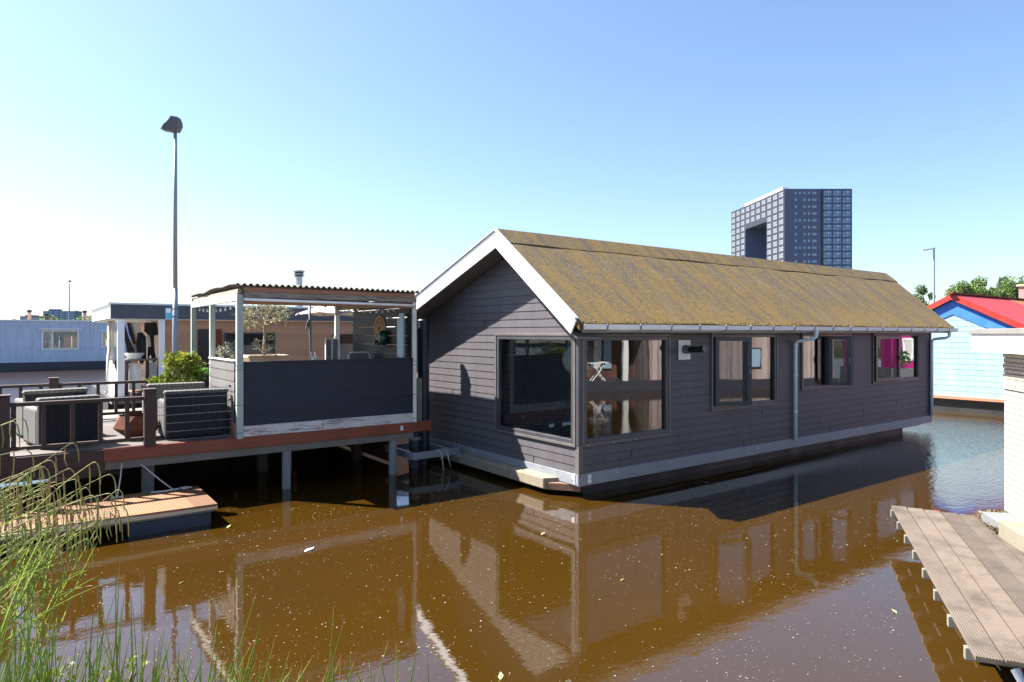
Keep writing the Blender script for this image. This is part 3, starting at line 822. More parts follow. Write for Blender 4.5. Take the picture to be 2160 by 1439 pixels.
g = MB(); g.box(2.97,3.06, 12.51,14.54, 2.40,2.425); part("panel_cap", g, M['white_wood'], PG, bevel=.004)
g = MB(); g.box(2.99,3.03, 12.51,14.52, 1.05,1.295); part("kick_board", g, M['orange_beam'], PG, label="bare orange brown board under the side panel")
# black fence along the right side with light slits
g = MB()
for i in range(13):
    z = DZ+.03+i*.198
    g.box(6.50,6.535, 12.52,15.55, z,z+.182+(.012 if i % 3 == 0 else .008)*R.random())
part("black_boards", g, M['black_wood'], PG)
g = MB(); g.box(6.535,6.60, 12.6,12.7, DZ,3.5); g.box(6.535,6.60, 14.0,14.1, DZ,3.5); g.box(6.53,6.60, 15.47,15.55, DZ,3.5); part("fence_post", g, M['black_wood'], PG)
# cable ties round the front posts
for x, s in ((3.06,.057),(6.56,.04)):
    for z in (1.12,1.62,2.25,2.32):
        g = MB(); g.box(x-s,x+s, 12.44-s,12.44+s, z,z+.008); part("cable_tie", g, M['black'], PG)
# things hung on the black fence
t = thing("wall_disc", "round tan wall disc with cut-out holes hung on the black fence", "wall decoration", (6.49,13.96,2.72))
g = MB(); C = V((6.485,13.96,3.02)); rim = 30
ring = lambda r, x: [V((x, C.y+r*math.cos(2*math.pi*k/rim), C.z+r*math.sin(2*math.pi*k/rim))) for k in range(rim)]
for r0, r1 in ((.255,.29),(.165,.20),(.07,.11)):
    A, B, Cc, Dd = ring(r0,6.475), ring(r1,6.475), ring(r0,6.495), ring(r1,6.495)
    for k in range(rim):
        j = (k+1) % rim
        g.quad(A[k],A[j],B[j],B[k]); g.quad(Dd[k],Dd[j],Cc[j],Cc[k]); g.quad(B[k],B[j],Dd[j],Dd[k]); g.quad(Cc[k],Cc[j],A[j],A[k])
for k in range(18):
    a = 2*math.pi*k/18
    g.beam(C+V((-.002,.06*math.cos(a),.06*math.sin(a))), C+V((-.002,.27*math.cos(a+.2),.27*math.sin(a+.2))), .03,.016)
part("disc", g, M['tan'], t)
g = MB(); g.box(6.36,6.50, 13.45,14.15, 2.62,2.645); single("wall_shelf", g, M['grey_beam'], "narrow shelf fixed to the black fence below the round disc", "shelf")
g = MB(); g.lathe((6.41,13.62,2.645), [(.06,0),(.10,.06),(.115,.16),(.09,.28),(.05,.33)], 18); single("green_vase", g, M['green_glaze'], "dark green glazed vase standing on the fence shelf", "vase", smooth=True)
g = MB(); g.box(6.38,6.46, 14.0,14.1, 2.645,2.75); g.box(6.39,6.45, 13.9,13.96, 2.645,2.69); single("radio", g, M['black'], "small black box standing on the fence shelf", "radio", bevel=.008)
t = thing("roller_shutter", "blue grey folded screen hanging inside the right pergola post", "screen", (6.42,12.7,2.4))
for y0, y1, x in ((12.55,12.72,6.36),(12.73,12.86,6.38),(12.60,12.80,6.41)):
    g = MB(); g.box(x-.012,x+.012, y0,y1, 2.40,3.33 - (.1 if x == 6.38 else 0)); part("leaf", g, M['blind_blue'], t, bevel=.006)
# string of bulbs
def lights(a, b, sag, nb, label):
    t = thing("string_lights", label, "string lights", tuple((V(a)+V(b))/2))
    f = lambda q: V(a)*(1-q)+V(b)*q-V((0,0,sag*4*q*(1-q)))
    g = MB(); g.tube([f(i/16) for i in range(17)], .004, 5); part("cable", g, M['black'], t)
    for i in range(nb):
        p = f((i+.6)/nb)
        g = MB(); g.lathe(p-V((0,0,.075)), [(.004,0),(.018,.012),(.022,.03),(.012,.05),(.01,.072)], 8); part("bulb", g, M['bulb'], t, smooth=True)
lights((5.3,12.62,3.44),(6.5,12.9,3.50),.07,8,"string of white bulbs drooping in front of the black fence")
lights((3.12,12.7,3.46),(3.12,16.3,3.49),.06,9,"string of small bulbs along the left side of the pergola roof")
g = MB(); g.box(6.66,6.78, 12.5,12.56, 1.03,1.95); single("timber_post", g, M['grey_beam'], "weathered grey plank standing upright at the end of the terrace", "post", bevel=.006)

# garden furniture seen above the front panel
t = thing("olive_tree", "small gnarled olive tree with sparse grey leaves in a wooden planter", "tree", (4.76,16.95,2.2))
tr = MB(); lf = MB()
tr.tube([(4.76,16.95,2.2),(4.75,16.95,2.6),(4.77,16.95,2.9),(4.76,16.95,3.08)], [.042,.034,.032,.038], 8)
def twig(p, d, ln, r, lv):
    pts = [p]; 
    for k in range(3):
        d = (d + V((R.gauss(0,.22),R.gauss(0,.22),R.gauss(0,.16)))).normalized(); pts.append(pts[-1]+d*ln/3)
    tr.tube(pts, [r,r*.85,r*.7,r*.5], 5)
    if lv == 0 or R.random() < .5:
        for q in pts[1:]:
            for _ in range(3): lf.leaf(q+V((R.gauss(0,.035),R.gauss(0,.035),R.gauss(0,.03))), R.uniform(.032,.06), d+V((R.gauss(0,.7),R.gauss(0,.7),R.gauss(0,.6))), .16)
    if lv:
        for _ in range(3 if lv > 1 else 3):
            q = pts[R.choice((2,3,3))]; twig(q, (d+V((R.gauss(0,.6),R.gauss(0,.6),R.gauss(.05,.3)))).normalized(), ln*.72, r*.6, lv-1)
for k in range(9):
    a = k*.70+R.uniform(-.2,.2)
    twig(V((4.76,16.95,3.02+R.uniform(0,.05))), V((math.cos(a)*1.0,math.sin(a)*.7,.6)).normalized(), .34, .020, 3)
for k in range(5):
    a = R.uniform(0,6.3); twig(V((4.72,16.93,2.32+k*.07)), V((math.cos(a)*.6+.25,math.sin(a)*.4,.9)).normalized(), .22, .007, 1)
part("trunk", tr, M['olive_bark'], t, smooth=True); part("crown", lf, M['leaf_olive'], t)
t = thing("wooden_planter", "flared wooden planter box holding the olive tree", "planter", (4.76,16.95,1.8))
g = MB()
b0, b1 = .33, .46
bz, tz = 1.80, 2.37
C = V((4.76,16.95,0))
def frus(r0, r1, z0, z1): return [C+V((sx*r0,sy*r0*.8,z0)) for sx, sy in ((-1,-1),(1,-1),(1,1),(-1,1))] + [C+V((sx*r1,sy*r1*.8,z1)) for sx, sy in ((-1,-1),(1,-1),(1,1),(-1,1))]
g.hexa(frus(b0,b1,bz,tz-.06)); part("box", g, M['planter_wood'], t, bevel=.01)
g = MB()
for (x0,x1,y0,y1) in ((-.49,.49,-.40,-.34),(-.49,.49,.34,.40),(-.49,-.42,-.34,.34),(.42,.49,-.34,.34)): g.box(C.x+x0,C.x+x1,C.y+y0,C.y+y1,tz-.06,tz)
part("rim", g, M['planter_wood'], t, bevel=.008)
g = MB(); g.box(C.x-.42,C.x+.42,C.y-.34,C.y+.34,tz-.06,tz-.03); part("soil", g, M['soil'], t)
t = thing("garden_table", "low wooden garden table carrying the planter behind the pergola panel", "table", (4.76,16.95,DZ))
g = MB(); g.box(3.9,5.5,16.5,17.4,1.74,1.80); part("table_top", g, M['planter_wood'], t)
for x in (4.0,5.4):
    for y in (16.6,17.3):
        g = MB(); g.box(x-.04,x+.04,y-.04,y+.04,.5,1.74); part("leg", g, M['planter_wood'], t)
def bush(name, label, c, r, nleaf, size, m, stems=6, squash=1.0, cat="shrub", clumps=14, group=None, narrow=.45):
    c = V(c); t = thing(name, label, cat, tuple(c), group)
    g = MB(); lf = MB()
    for k in range(stems):
        a = R.uniform(0,6.3); e = c+V((math.cos(a)*r*.6,math.sin(a)*r*.6,r*squash*R.uniform(1,1.7)))
        g.tube([c, c*.5+e*.5+V((0,0,r*.2)), e], [.012,.009,.005], 5)
    cl = []
    for k in range(clumps):
        a = R.uniform(0,6.3); q = r*math.sqrt(R.random())
        cl.append((c+V((math.cos(a)*q, math.sin(a)*q, r*squash*R.uniform(.25,1.85))), r*R.uniform(.22,.45)))
    for k in range(nleaf):
        p, rr = R.choice(cl)
        d = V((R.gauss(0,1),R.gauss(0,1),R.gauss(0,.9)))
        lf.leaf(p+d*rr*.55, size*R.uniform(.6,1.3), d+V((0,0,.4)), narrow)
    part("stem", g, M['trunk'], t); part("foliage", lf, M[m], t)
    return t
bush("sage_plant", "grey green bushy plant rising behind the left side panel", (3.42,14.9,2.2), .24, 420, .06, 'leaf_sage', clumps=9, narrow=.25)
# parasol
t = thing("parasol", "beige garden parasol on a dark grey side pole behind the pergola", "parasol", (5.93,16.95,DZ))
g = MB(); g.tube([(5.98,16.95,DZ-.2),(5.93,16.95,2.6),(5.90,16.95,3.72)], .034, 12); part("pole", g, M['parasol_pole'], t, smooth=True)
g = MB(); g.tube([(5.90,16.95,3.08),(5.90,16.95,3.26)], .055, 12); g.tube([(5.80,16.92,3.0),(5.84,16.93,3.2),(5.93,16.95,3.24)], .025, 8); part("crank", g, M['parasol_pole'], t)
g = MB(); g.tube([(5.95,16.95,3.70),(6.6,17.2,3.58),(7.05,17.4,3.95)], .02, 8); part("arm", g, M['parasol_pole'], t)
g = MB(); C = V((7.25,17.55,3.92)); N = 8; prev = None
for k in range(N):
    a0, a1 = 2*math.pi*k/N+.2, 2*math.pi*(k+1)/N+.2
    p0 = C+V((1.5*math.cos(a0),1.5*math.sin(a0),-.50)); p1 = C+V((1.5*math.cos(a1),1.5*math.sin(a1),-.50))
    m0 = C+V((.75*math.cos(a0),.75*math.sin(a0),-.20)); m1 = C+V((.75*math.cos(a1),.75*math.sin(a1),-.20))
    mm = (p0+p1)/2+V((0,0,.05)); g.quad(C,C,m0,m1) if False else g.poly([C,m0,m1]); g.poly([m0,p0,mm,p1,m1])
    g.quad(p0,mm,mm-V((0,0,.02)),p0-V((0,0,.02))); g.quad(mm,p1,p1-V((0,0,.02)),mm-V((0,0,.02)))
part("canopy", g, M['parasol'], t)
g = MB()
for k in range(N):
    a0 = 2*math.pi*k/N+.2; g.tube([C-V((0,0,.03)), C+V((1.47*math.cos(a0),1.47*math.sin(a0),-.52))], .01, 5)
part("rib", g, M['parasol_pole'], t)
# folding screen, folded chairs, chair behind the panel
t = thing("folding_screen", "white framed folding screen with grey panels behind the pergola post", "screen", (6.1,15.9,DZ))
for k in range(2):
    x = 5.92+k*.17
    g = MB(); g.box(x,x+.02,15.85,15.9,DZ,2.78); g.box(x+.145,x+.165,15.85,15.9,DZ,2.78); g.box(x+.02,x+.145,15.85,15.9,2.755,2.78); part("frame", g, M['white'], t)
    g = MB(); g.box(x+.02,x+.145,15.865,15.885,DZ,2.755); part("panel", g, M['cloth_grey'], t)
t = thing("garden_chair", "taupe garden chair with rounded pale back rest behind the panel", "chair", (6.15,14.6,DZ))
g = MB(); g.box(5.92,6.38,14.35,14.40,1.85,2.44); part("backrest", g, paint("taupe_mesh", (.20,.165,.14), .8), t, bevel=.03)
g = MB(); g.tube([(5.90,14.36,1.5),(5.90,14.36,2.40),(5.95,14.36,2.47),(6.36,14.36,2.47),(6.42,14.36,2.40),(6.42,14.36,1.5)], .02, 8); part("frame", g, M['white_wood'], t, smooth=True)
g = MB(); g.box(5.9,6.4,14.4,14.9,1.46,1.51); part("seat", g, M['cushion'], t, bevel=.02)
for x in (5.9,6.4):
    for y in (14.4,14.88):
        g = MB(); g.tube([(x,y,DZ),(x,y,1.46)], .018, 8); part("leg", g, M['white_wood'], t)
t = thing("folded_chair", "white folded chair leaning beside the folding screen", "chair", (5.6,15.8,DZ))
for x in (5.60,5.70):
    g = MB(); g.beam((x+.12,15.8,DZ),(x-.05,15.85,2.46),.03,.03); part("frame", g, M['white'], t)
g = MB(); g.beam((5.60,15.83,2.3),(5.72,15.83,2.3),.03,.06); g.beam((5.64,15.82,1.8),(5.76,15.82,1.8),.03,.05); part("rung", g, M['white'], t)

# ------------------------------------------------------------------ railings, furniture on the open terrace
def rail_run(name, label, y, posts, x0, x1, pitch, extra=0):
    t = thing(name, label, "railing", ((x0+x1)/2, y, DZ))
    for x in posts:
        g = MB(); g.box(x-.085,x+.085, y-.085,y+.085, DZ-.03,1.955); part("post", g, M['rail'], t, bevel=.008)
        g = MB(); g.box(x-.095,x+.095, y-.095,y+.095, 1.955,1.985); part("post_cap", g, M['rail'], t, bevel=.008)
    g = MB(); g.box(x0,x1, y-.05,y+.05, 1.80,1.86); part("top_rail", g, M['rail'], t, bevel=.006)
    g = MB(); g.box(x0,x1, y-.03,y+.03, 1.13,1.19); part("bottom_rail", g, M['rail'], t, bevel=.006)
    x = x0+pitch*.6
    while x < x1-.05:
        g = MB(); g.box(x-.032,x+.032, y-.024,y+.024, 1.19,1.80); part("baluster", g, M['rail'], t, bevel=.004); x += pitch
    return t
rail_run("wooden_railing", "dark brown wooden railing along the water edge of the terrace", 12.47, (-.30,1.64), -3.0, 1.62, .372)
rail_run("wooden_railing", "dark brown wooden railing along the far side of the terrace", 16.80, (-1.6,.44,2.55), -4.0, 2.9, .335)
# wire mesh panel
t = thing("wire_mesh_fence", "black wire mesh panel closing the gap beside the pergola", "fence", (2.3,12.44,DZ))
g = MB()
for k in range(7):
    z = 1.10+k*.142; g.tube([(1.74,12.43,z),(2.92,12.43,z)], .004, 5)
part("horizontal_wire", g, M['zinc'], t)
g = MB()
for k in range(33):
    x = 1.74+k*.0365; g.tube([(x,12.43,1.07),(x,12.43,1.99)], .0022, 4)
part("vertical_wire", g, M['wire'], t)
g = MB()
for z in (1.5,1.72,1.96): g.box(2.88,2.91,12.41,12.45,z,z+.03)
part("clip", g, M['black'], t)
def armchair(label, loc, rz, dark=True, wd=1.0, dp=.85, ht=.82, group="wicker armchairs on the terrace"):
    t = thing("wicker_armchair", label, "armchair", (0,0,0), group)
    m = M['wicker']
    # back faces -y (towards the water)
    g = MB(); g.box(-wd/2,wd/2, 0,.15, .03,ht); part("backrest", g, m if not dark else M['wicker_shaded'], t, bevel=.045)  # shaded backs get a darker copy of the same wicker
    g = MB(); g.box(-wd/2-.012,wd/2+.012, -.02,.17, ht-.05,ht+.02); part("back_roll", g, m, t, bevel=.032)
    for s in (-1, 1):
        x0, x1 = sorted((s*wd/2, s*(wd/2-.15)))
        g = MB(); g.box(x0,x1, .151,dp, .03,ht*.80); part("arm", g, m, t, bevel=.04)
    g = MB(); g.box(-wd/2+.152,wd/2-.152, .152,dp-.02, .03,.27); part("seat_base", g, m, t)
    g = MB(); g.box(-wd/2+.16,wd/2-.16, .16,dp, .275,.42); part("cushion", g, M['cushion'], t, bevel=.04)
    g = MB(); g.hexa([(-wd/2+.17,.16,.42),(wd/2-.17,.16,.42),(wd/2-.17,.30,.42),(-wd/2+.17,.30,.42),(-wd/2+.17,.155,.80),(wd/2-.17,.155,.80),(wd/2-.17,.24,.80),(-wd/2+.17,.24,.80)]); part("back_cushion", g, M['cushion'], t, bevel=.04)
    for sx in (-1, 1):
        for y in (.06,dp-.06):
            g = MB(); g.box(sx*(wd/2-.06)-.02,sx*(wd/2-.06)+.02, y-.02,y+.02, 0,.035); part("foot", g, M['black'], t)
    t.location = loc; t.rotation_euler = (0,0,rz)
    return t
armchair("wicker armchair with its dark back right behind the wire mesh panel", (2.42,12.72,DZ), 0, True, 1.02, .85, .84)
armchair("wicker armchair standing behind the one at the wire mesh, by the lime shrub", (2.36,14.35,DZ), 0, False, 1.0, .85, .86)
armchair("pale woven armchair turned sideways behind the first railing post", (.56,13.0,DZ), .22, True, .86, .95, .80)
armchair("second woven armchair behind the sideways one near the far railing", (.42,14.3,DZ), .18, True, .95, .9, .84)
# rusty fire bowl
t = thing("fire_bowl", "rusty faceted steel fire bowl standing on the terrace", "fire bowl", (1.56,13.35,DZ))
g = MB(); base = V((1.56,13.35,DZ)); n = 7
def ringp(r, z, off): return [base+V((r*math.cos(2*math.pi*k/n+off), r*math.sin(2*math.pi*k/n+off), z)) for k in range(n)]
r0, r1, r2 = ringp(.17,.02,0), ringp(.37,.20,.45), ringp(.30,.42,0)
for k in range(n):
    j = (k+1) % n
    g.poly([r0[k],r0[j],r1[k]]); g.poly([r0[j],r1[j],r1[k]]); g.poly([r1[k],r2[j],r2[k]]) ; g.poly([r1[k],r1[j],r2[j]])
g.poly(list(reversed(r0))); 
part("bowl", g, M['rust'], t)
g = MB(); g.lathe(base+V((0,0,.30)), [(.02,0),(.26,.02),(.27,.05),(.02,.06)], 14); part("ash_bed", g, M['soil'], t)
# shrubs and pots at the back of the terrace
t = bush("lime_shrub", "bushy lime green shrub in front of the street lamp", (2.70,15.55,1.70), .33, 1700, .07, 'leaf_lime', 9, 1.3, clumps=22)
bush("leafy_shrub", "darker green leafy shrub beside the lime one at the pergola post", (3.02,16.1,1.75), .22, 500, .08, 'leaf_green', 5, 1.2, clumps=10)
bush("small_shrub", "low pale yellow green sprig beside the lime shrub", (2.32,15.7,1.72), .2, 380, .07, 'leaf_lime', 4, .6, clumps=8)
for x, y, rr, lab in ((2.66,15.55,.30,"large terracotta pot under the lime shrub"),(3.02,16.1,.18,"terracotta pot under the darker green shrub"),(2.30,15.7,.16,"small terracotta pot beside the large one")):
    t = thing("flower_pot", lab, "pot", (x,y,DZ), "terracotta pots on the terrace")
    g = MB(); g.lathe((x,y,DZ), [(rr*.65,0),(rr*.95,.50),(rr*1.05,.50),(rr*1.05,.62),(rr*.9,.62),(rr*.88,.56)], 18); part("pot", g, M['terracotta'], t, smooth=False)
    g = MB(); g.lathe((x,y,DZ+.55), [(rr*.86,0),(rr*.8,.03)], 18); part("soil", g, M['soil'], t)

# ------------------------------------------------------------------ floating dock with orange decking
t = thing("floating_dock", "low floating dock with orange brown ribbed decking", "dock", (.4,11.5,0))
g = MB()
x = -3.4
while x < 2.30:
    y = 10.82
    # ribbed tiles: slim slats running across the dock
    g.box(x,x+.036, 10.80-.02*(x+1),12.20, .292,.322); x += .0415
part("decking", g, M['orange_deck'], t)
g = MB(); g.box(-3.4,2.33, 10.755-.0,10.785, .235,.300); g.box(2.30,2.335, 10.79,12.2, .235,.298); part("edge_trim", g, M['pale_fascia'], t, bevel=.004)
g = MB(); g.box(-3.4,2.29, 10.80,12.18, .20,.288); part("frame", g, M['grey_beam'], t)
for x0, x1 in ((1.15,2.26),(-3.2,-1.4)):
    g = MB(); g.box(x0,x1, 10.83,12.1, -.35,.20); part("float", g, M['navy'], t, bevel=.03)
g = MB(); g.tube([(1.23,12.37,.80),(1.20,12.25,.6),(1.12,11.95,.33)], .011, 6); g.tube([(1.12,11.95,.335),(1.02,11.9,.34),(1.1,12.0,.345),(1.2,11.97,.34)], .014, 6)
single("mooring_rope", g, M['rope'], "thin pale rope hanging steeply from the beam to the dock", "rope", smooth=True)
g = MB(); g.tube([(1.50,12.37,.76),(1.75,12.2,.5),(1.93,12.05,.335)], .011, 6); g.tube([(1.60,12.05,.337),(1.8,12.0,.34),(2.0,12.06,.34),(2.15,12.12,.345),(2.2,12.04,.345),(2.05,12.0,.345)], .014, 6)
single("mooring_rope", g, M['rope'], "rope slanting from the pile to a coil on the dock", "rope", smooth=True)

# ------------------------------------------------------------------ tall street lamp
t = thing("street_lamp", "tall street lamp rising beside the brown houseboat", "street lamp", (3.42,21.04,.4))
g = MB(); g.tube([(3.42,21.04,-.2),(3.42,21.04,2.8),(3.42,21.04,4.2)], [.085,.08,.066], 14); g.tube([(3.42,21.04,4.2),(3.42,21.04,8.8)], [.062,.046], 14); part("pole", g, M['lamp_pole'], t, smooth=True)
# lantern: swept hood seen from below
u = V((-.807,.591,0)); v = V((u.y,-u.x,0)); P = V((3.42,21.04,0))
g = MB()
prof = [(-.09,8.68,.09),(-.155,8.86,.13),(-.145,8.98,.13),(-.105,9.10,.10),(.085,9.13,.10),(.14,9.02,.12),(.19,8.945,.14),(.27,8.885,.14),(.365,8.745,.12),(.30,8.738,.11),(.06,8.70,.10)]
L = [P+u*a+v*b+V((0,0,z)) for a, z, b in prof]; Rr = [P+u*a-v*b+V((0,0,z)) for a, z, b in prof]
g.poly(L); g.poly(list(reversed(Rr)))
for i in range(len(L)-1): g.quad(L[i],L[i+1],Rr[i+1],Rr[i])
g.quad(L[-1],L[0],Rr[0],Rr[-1])
part("lamp_head", g, M['lamp_head'], t, bevel=.02)
g = MB(); g.hexa([P+u*a+v*b+V((0,0,z)) for z0 in (0,.03) for a, b, z in ((.09,-.09,8.685+z0),(.29,-.09,8.715+z0),(.29,.09,8.715+z0),(.09,.09,8.685+z0))]); part("lens", g, paint("amber_lens", (.16,.10,.06), .3), t)
s = at(353,660,18.85)
g = MB(); c_ = V((3.42,21.04,0)); sd = V((-.81,.59,0))
g.obox(c_+sd*.09, sd, V((-.45,-.89,0)).normalized(), .0,.17, .05,.065, 3.32,3.64); sg = part("sign", g, M['cyan_sign'], t)
g = MB(); g.obox(c_+sd*.09, sd, V((-.45,-.89,0)).normalized(), .02,.15, .066,.068, 3.50,3.62); part("sign_panel", g, M['white'], sg)
g = MB()
for z in (3.38,3.60): g.tube([(3.42,21.04,z),(3.42,21.04,z+.03)], .085, 14)
part("clamp", g, M['pipe_grey'], t)

# ------------------------------------------------------------------ brown houseboat with slate fascia behind the terrace
B = thing("brown_houseboat", "flat roofed brown clad houseboat with slate blue fascia and open porch", "houseboat", (8,27,0))
g = MB(); g.box(2.1,16,25.0,32, -.4,.80); part("hull", g, M['hull'], B)
g = MB(); g.box(2.18,16,25.03,32.5, 3.40,3.86); part("fascia", g, M['fascia_blue'], B, bevel=.01)
g = MB(); g.box(2.10,16.1,24.98,32.6, 3.86,3.92); part("roof_edge", g, M['zinc_pipe'], B)
g = MB(); g.box(2.16,2.178,25.03,32.5, 3.40,3.86); part("fascia", g, M['white_wood'], B, label="pale end of the fascia")
g = MB(); g.box(2.3,16,25.1,32.4, 3.36,3.40); part("soffit", g, M['white_wood'], B)
WL = [(1.36,1.75,.8,3.06),(2.0-.42+.0,2.0,.8,3.06)]
wl = [(1.30,1.68,1.0,3.06),(2.18,3.97,1.4,2.94),(6.2,7.5,1.4,2.89)]
g = MB(); siding(g, (3.50,25.22,0), (1,0,0), (0,-1,0), .8, 3.37, .29, lambda z: (.25,12.4), wl, lip=.012)
g.quad((3.75,25.22,.8),(3.75,32,.8),(3.75,32,3.37),(3.75,25.22,3.37)); g.quad((3.5,32,.8),(16,32,.8),(16,32,3.37),(3.5,32,3.37))
part("wall", g, M['brown_clad'], B)
window(B, (3.50,25.22,0),(1,0,0),(0,-1,0), *wl[1], fw=.06, mull=(2.62,))
window(B, (3.50,25.22,0),(1,0,0),(0,-1,0), *wl[2], fw=.06)
g = MB(); g.box(5.70,6.05,25.45,25.47,1.45,2.88); part("curtain", g, M['curtain'], B)
g = MB(); g.box(6.12,7.4,25.5,25.52,1.45,2.88); part("curtain", g, M['cloth_grey'], B)
g = MB(); g.prism([(9.55+1.1*math.cos(a_*math.pi/10), 25.42, 1.5+1.25*math.sin(a_*math.pi/10)) for a_ in range(11)], (0,.03,0)); part("blue_reflection", g, paint("reflection_blue", (.10,.20,.36), .8), B)  # blue arch behind the pane paints the window's blue reflection
g = MB(); g.obox((4.80,25.20,0),(1,0,0),(0,-1,0),0,.38,-.1,0,.8,3.06); part("door", g, M['black'], B)
g = MB(); g.obox((5.20,25.20,0),(.8,-.6,0),(-.6,-.8,0),0,.42,-.02,.02,.8,3.06); part("door_leaf", g, M['rust'], B, label="orange brown open door leaf")
for x, y, s, nm in ((2.47,25.15,.10,'white'),(2.42,27.6,.09,'white_wood'),(3.68,25.2,.09,'white'),(3.7,27.5,.06,'white_wood')):
    g = MB(); g.box(x-s,x+s,y-s,y+s,.78,3.38); part("porch_post", g, M[nm], B, bevel=.01)
g = MB(); g.prism([(2.36,25.27,.70),(2.36,27.5,.70),(2.36,27.5,1.95),(2.36,26.9,1.9),(2.36,25.27,1.42)], (.05,0,0)); part("porch_panel", g, M['white'], B)
g = MB(); g.tube([(2.33,27.45,3.38),(2.33,27.4,2.3),(2.26,26.9,2.05),(2.22,26.8,.8)], .05, 10); part("downpipe", g, M['white_wood'], B, smooth=True)
g = MB(); g.box(2.2,3.9,25.0,27.8,.80,.83); part("porch_floor", g, M['grey_beam'], B)
t = thing("chimney_pipe", "grey metal flue with ringed cowl on the brown houseboat roof", "chimney", (9.03,27.2,3.9))
t.parent = None
g = MB(); g.lathe((9.03,27.2,3.9), [(.15,0),(.14,1.32),(.15,1.33)], 14); part("pipe", g, M['zinc'], t)
g = MB(); g.lathe((9.03,27.2,5.2), [(.14,0),(.23,.03),(.23,.06),(.15,.08),(.24,.14),(.24,.17),(.15,.19),(.24,.25),(.24,.28),(.10,.33)], 14); part("cowl", g, M['pipe_grey'], t)
# laundry on a line, table and basin in the porch
g = MB(); g.tube([(2.45,26.3,3.30),(3.7,26.2,3.28)], .008, 5); single("washing_line", g, M['white_wood'], "washing line stretched across the porch", "washing line")
def garment(name, label, mat_, outline, y, px0, dz=0):
    g = MB(); g.prism([(px0+a, y+.05*math.sin(3*z+a*9), 3.28+z) for a, z in outline], (0,.03,0))
    single(name, g, M[mat_], label, "clothing", group="laundry hanging in the porch")
garment("trousers", "black trousers hanging furthest left on the washing line", 'cloth_black', [(0,-.22),(.12,-.02),(.22,-.10),(.36,-.62),(.62,-1.25),(.55,-1.27),(.42,-.98),(.36,-1.22),(.28,-1.22),(.24,-.80),(.18,-.5),(.08,-.18)], 26.3, 2.50)
garment("dress", "dark and grey striped dress hanging beside the black trousers", 'cloth_grey', [(0,-.02),(.14,0),(.22,-.55),(.30,-1.05),(.20,-1.1),(.08,-.4)], 26.25, 2.80)
garment("trousers", "plain black trousers beside the grey dress", 'cloth_black', [(0,0),(.10,0),(.28,-.72),(.20,-.75),(.06,-.4)], 26.22, 2.76)
garment("shirt", "black checked shirt in the middle of the washing line", 'cloth_black', [(.05,-.35),(.20,-.32),(.32,-.5),(.32,-1.20),(.20,-1.45),(.10,-1.40),(.0,-.75)], 26.15, 3.02)
garment("shirt", "white shirt hanging behind the checked one", 'cloth_white', [(0,0),(.22,0),(.26,-.5),(.12,-.55)], 26.4, 2.95)
garment("shirt", "pale shirt with dark lower half hanging near the porch post", 'cloth_white', [(0,-.05),(.22,-.02),(.26,-.8),(.05,-.85)], 26.2, 3.33)
garment("jacket", "short black jacket hanging furthest right on the washing line", 'cloth_black', [(0,0),(.38,.02),(.44,-.42),(.30,-.45),(.30,-.95),(.22,-.95),(.16,-.45),(-.02,-.3)], 26.1, 3.28)
garment("trousers", "dark trousers hanging below the pale shirt", 'cloth_black', [(.05,-.85),(.25,-.8),(.32,-1.35),(.22,-1.4),(.15,-1.1),(.05,-1.3)], 26.18, 3.33)
t = thing("porch_table", "dark wooden table standing in the porch", "table", (3.0,25.9,.83))
g = MB(); g.box(2.62,3.72,25.5,26.4,1.98,2.04); part("table_top", g, M['grey_beam'], t)
for x in (2.68,3.3,3.66):
    g = MB(); g.box(x-.05,x+.05,25.55,25.65,.83,1.98); part("leg", g, M['dark_red'], t)
for x in (2.95,3.45):
    g = MB(); g.box(x-.18,x+.18,25.75,25.8,1.0,1.9); part("panel", g, M['white_wood'], t)
g = MB(); g.lathe((2.93,25.75,2.04), [(.20,0),(.27,.14),(.30,.15),(.30,.20),(.26,.20)], 18); single("wash_basin", g, M['white_wood'], "round cream basin standing on the porch table", "basin")
mb_i = MB()
t = thing("grey_steps", "pale grey boarding plank between the terrace and the porch", "plank", (1.6,20,.8))
g = MB(); g.box(.4,3.6,18.2,22.5,.60,.68); part("plank", g, M['grey_beam'], t)
for k in range(5):
    g = MB(); g.lathe((2.75+k*.17,24.2+.2*(k % 2),.82), [(.09,0),(.12,.16),(.13,.2+.05*(k % 3)),(.1,.2+.05*(k % 3))], 12)
    single("flower_pot", g, M[('pipe_grey','terracotta','black','white_wood','pipe_grey')[k]], "%s flower pot on the porch edge among its neighbours" % ("grey","terracotta","black","cream","dark grey low")[k], "pot", group="pots along the porch edge")
g = MB(); g.box(2.1,4.2,23.9,25.0,.70,.82); single("porch_landing", g, M['grey_beam'], "low wooden landing in front of the brown houseboat porch", "landing")

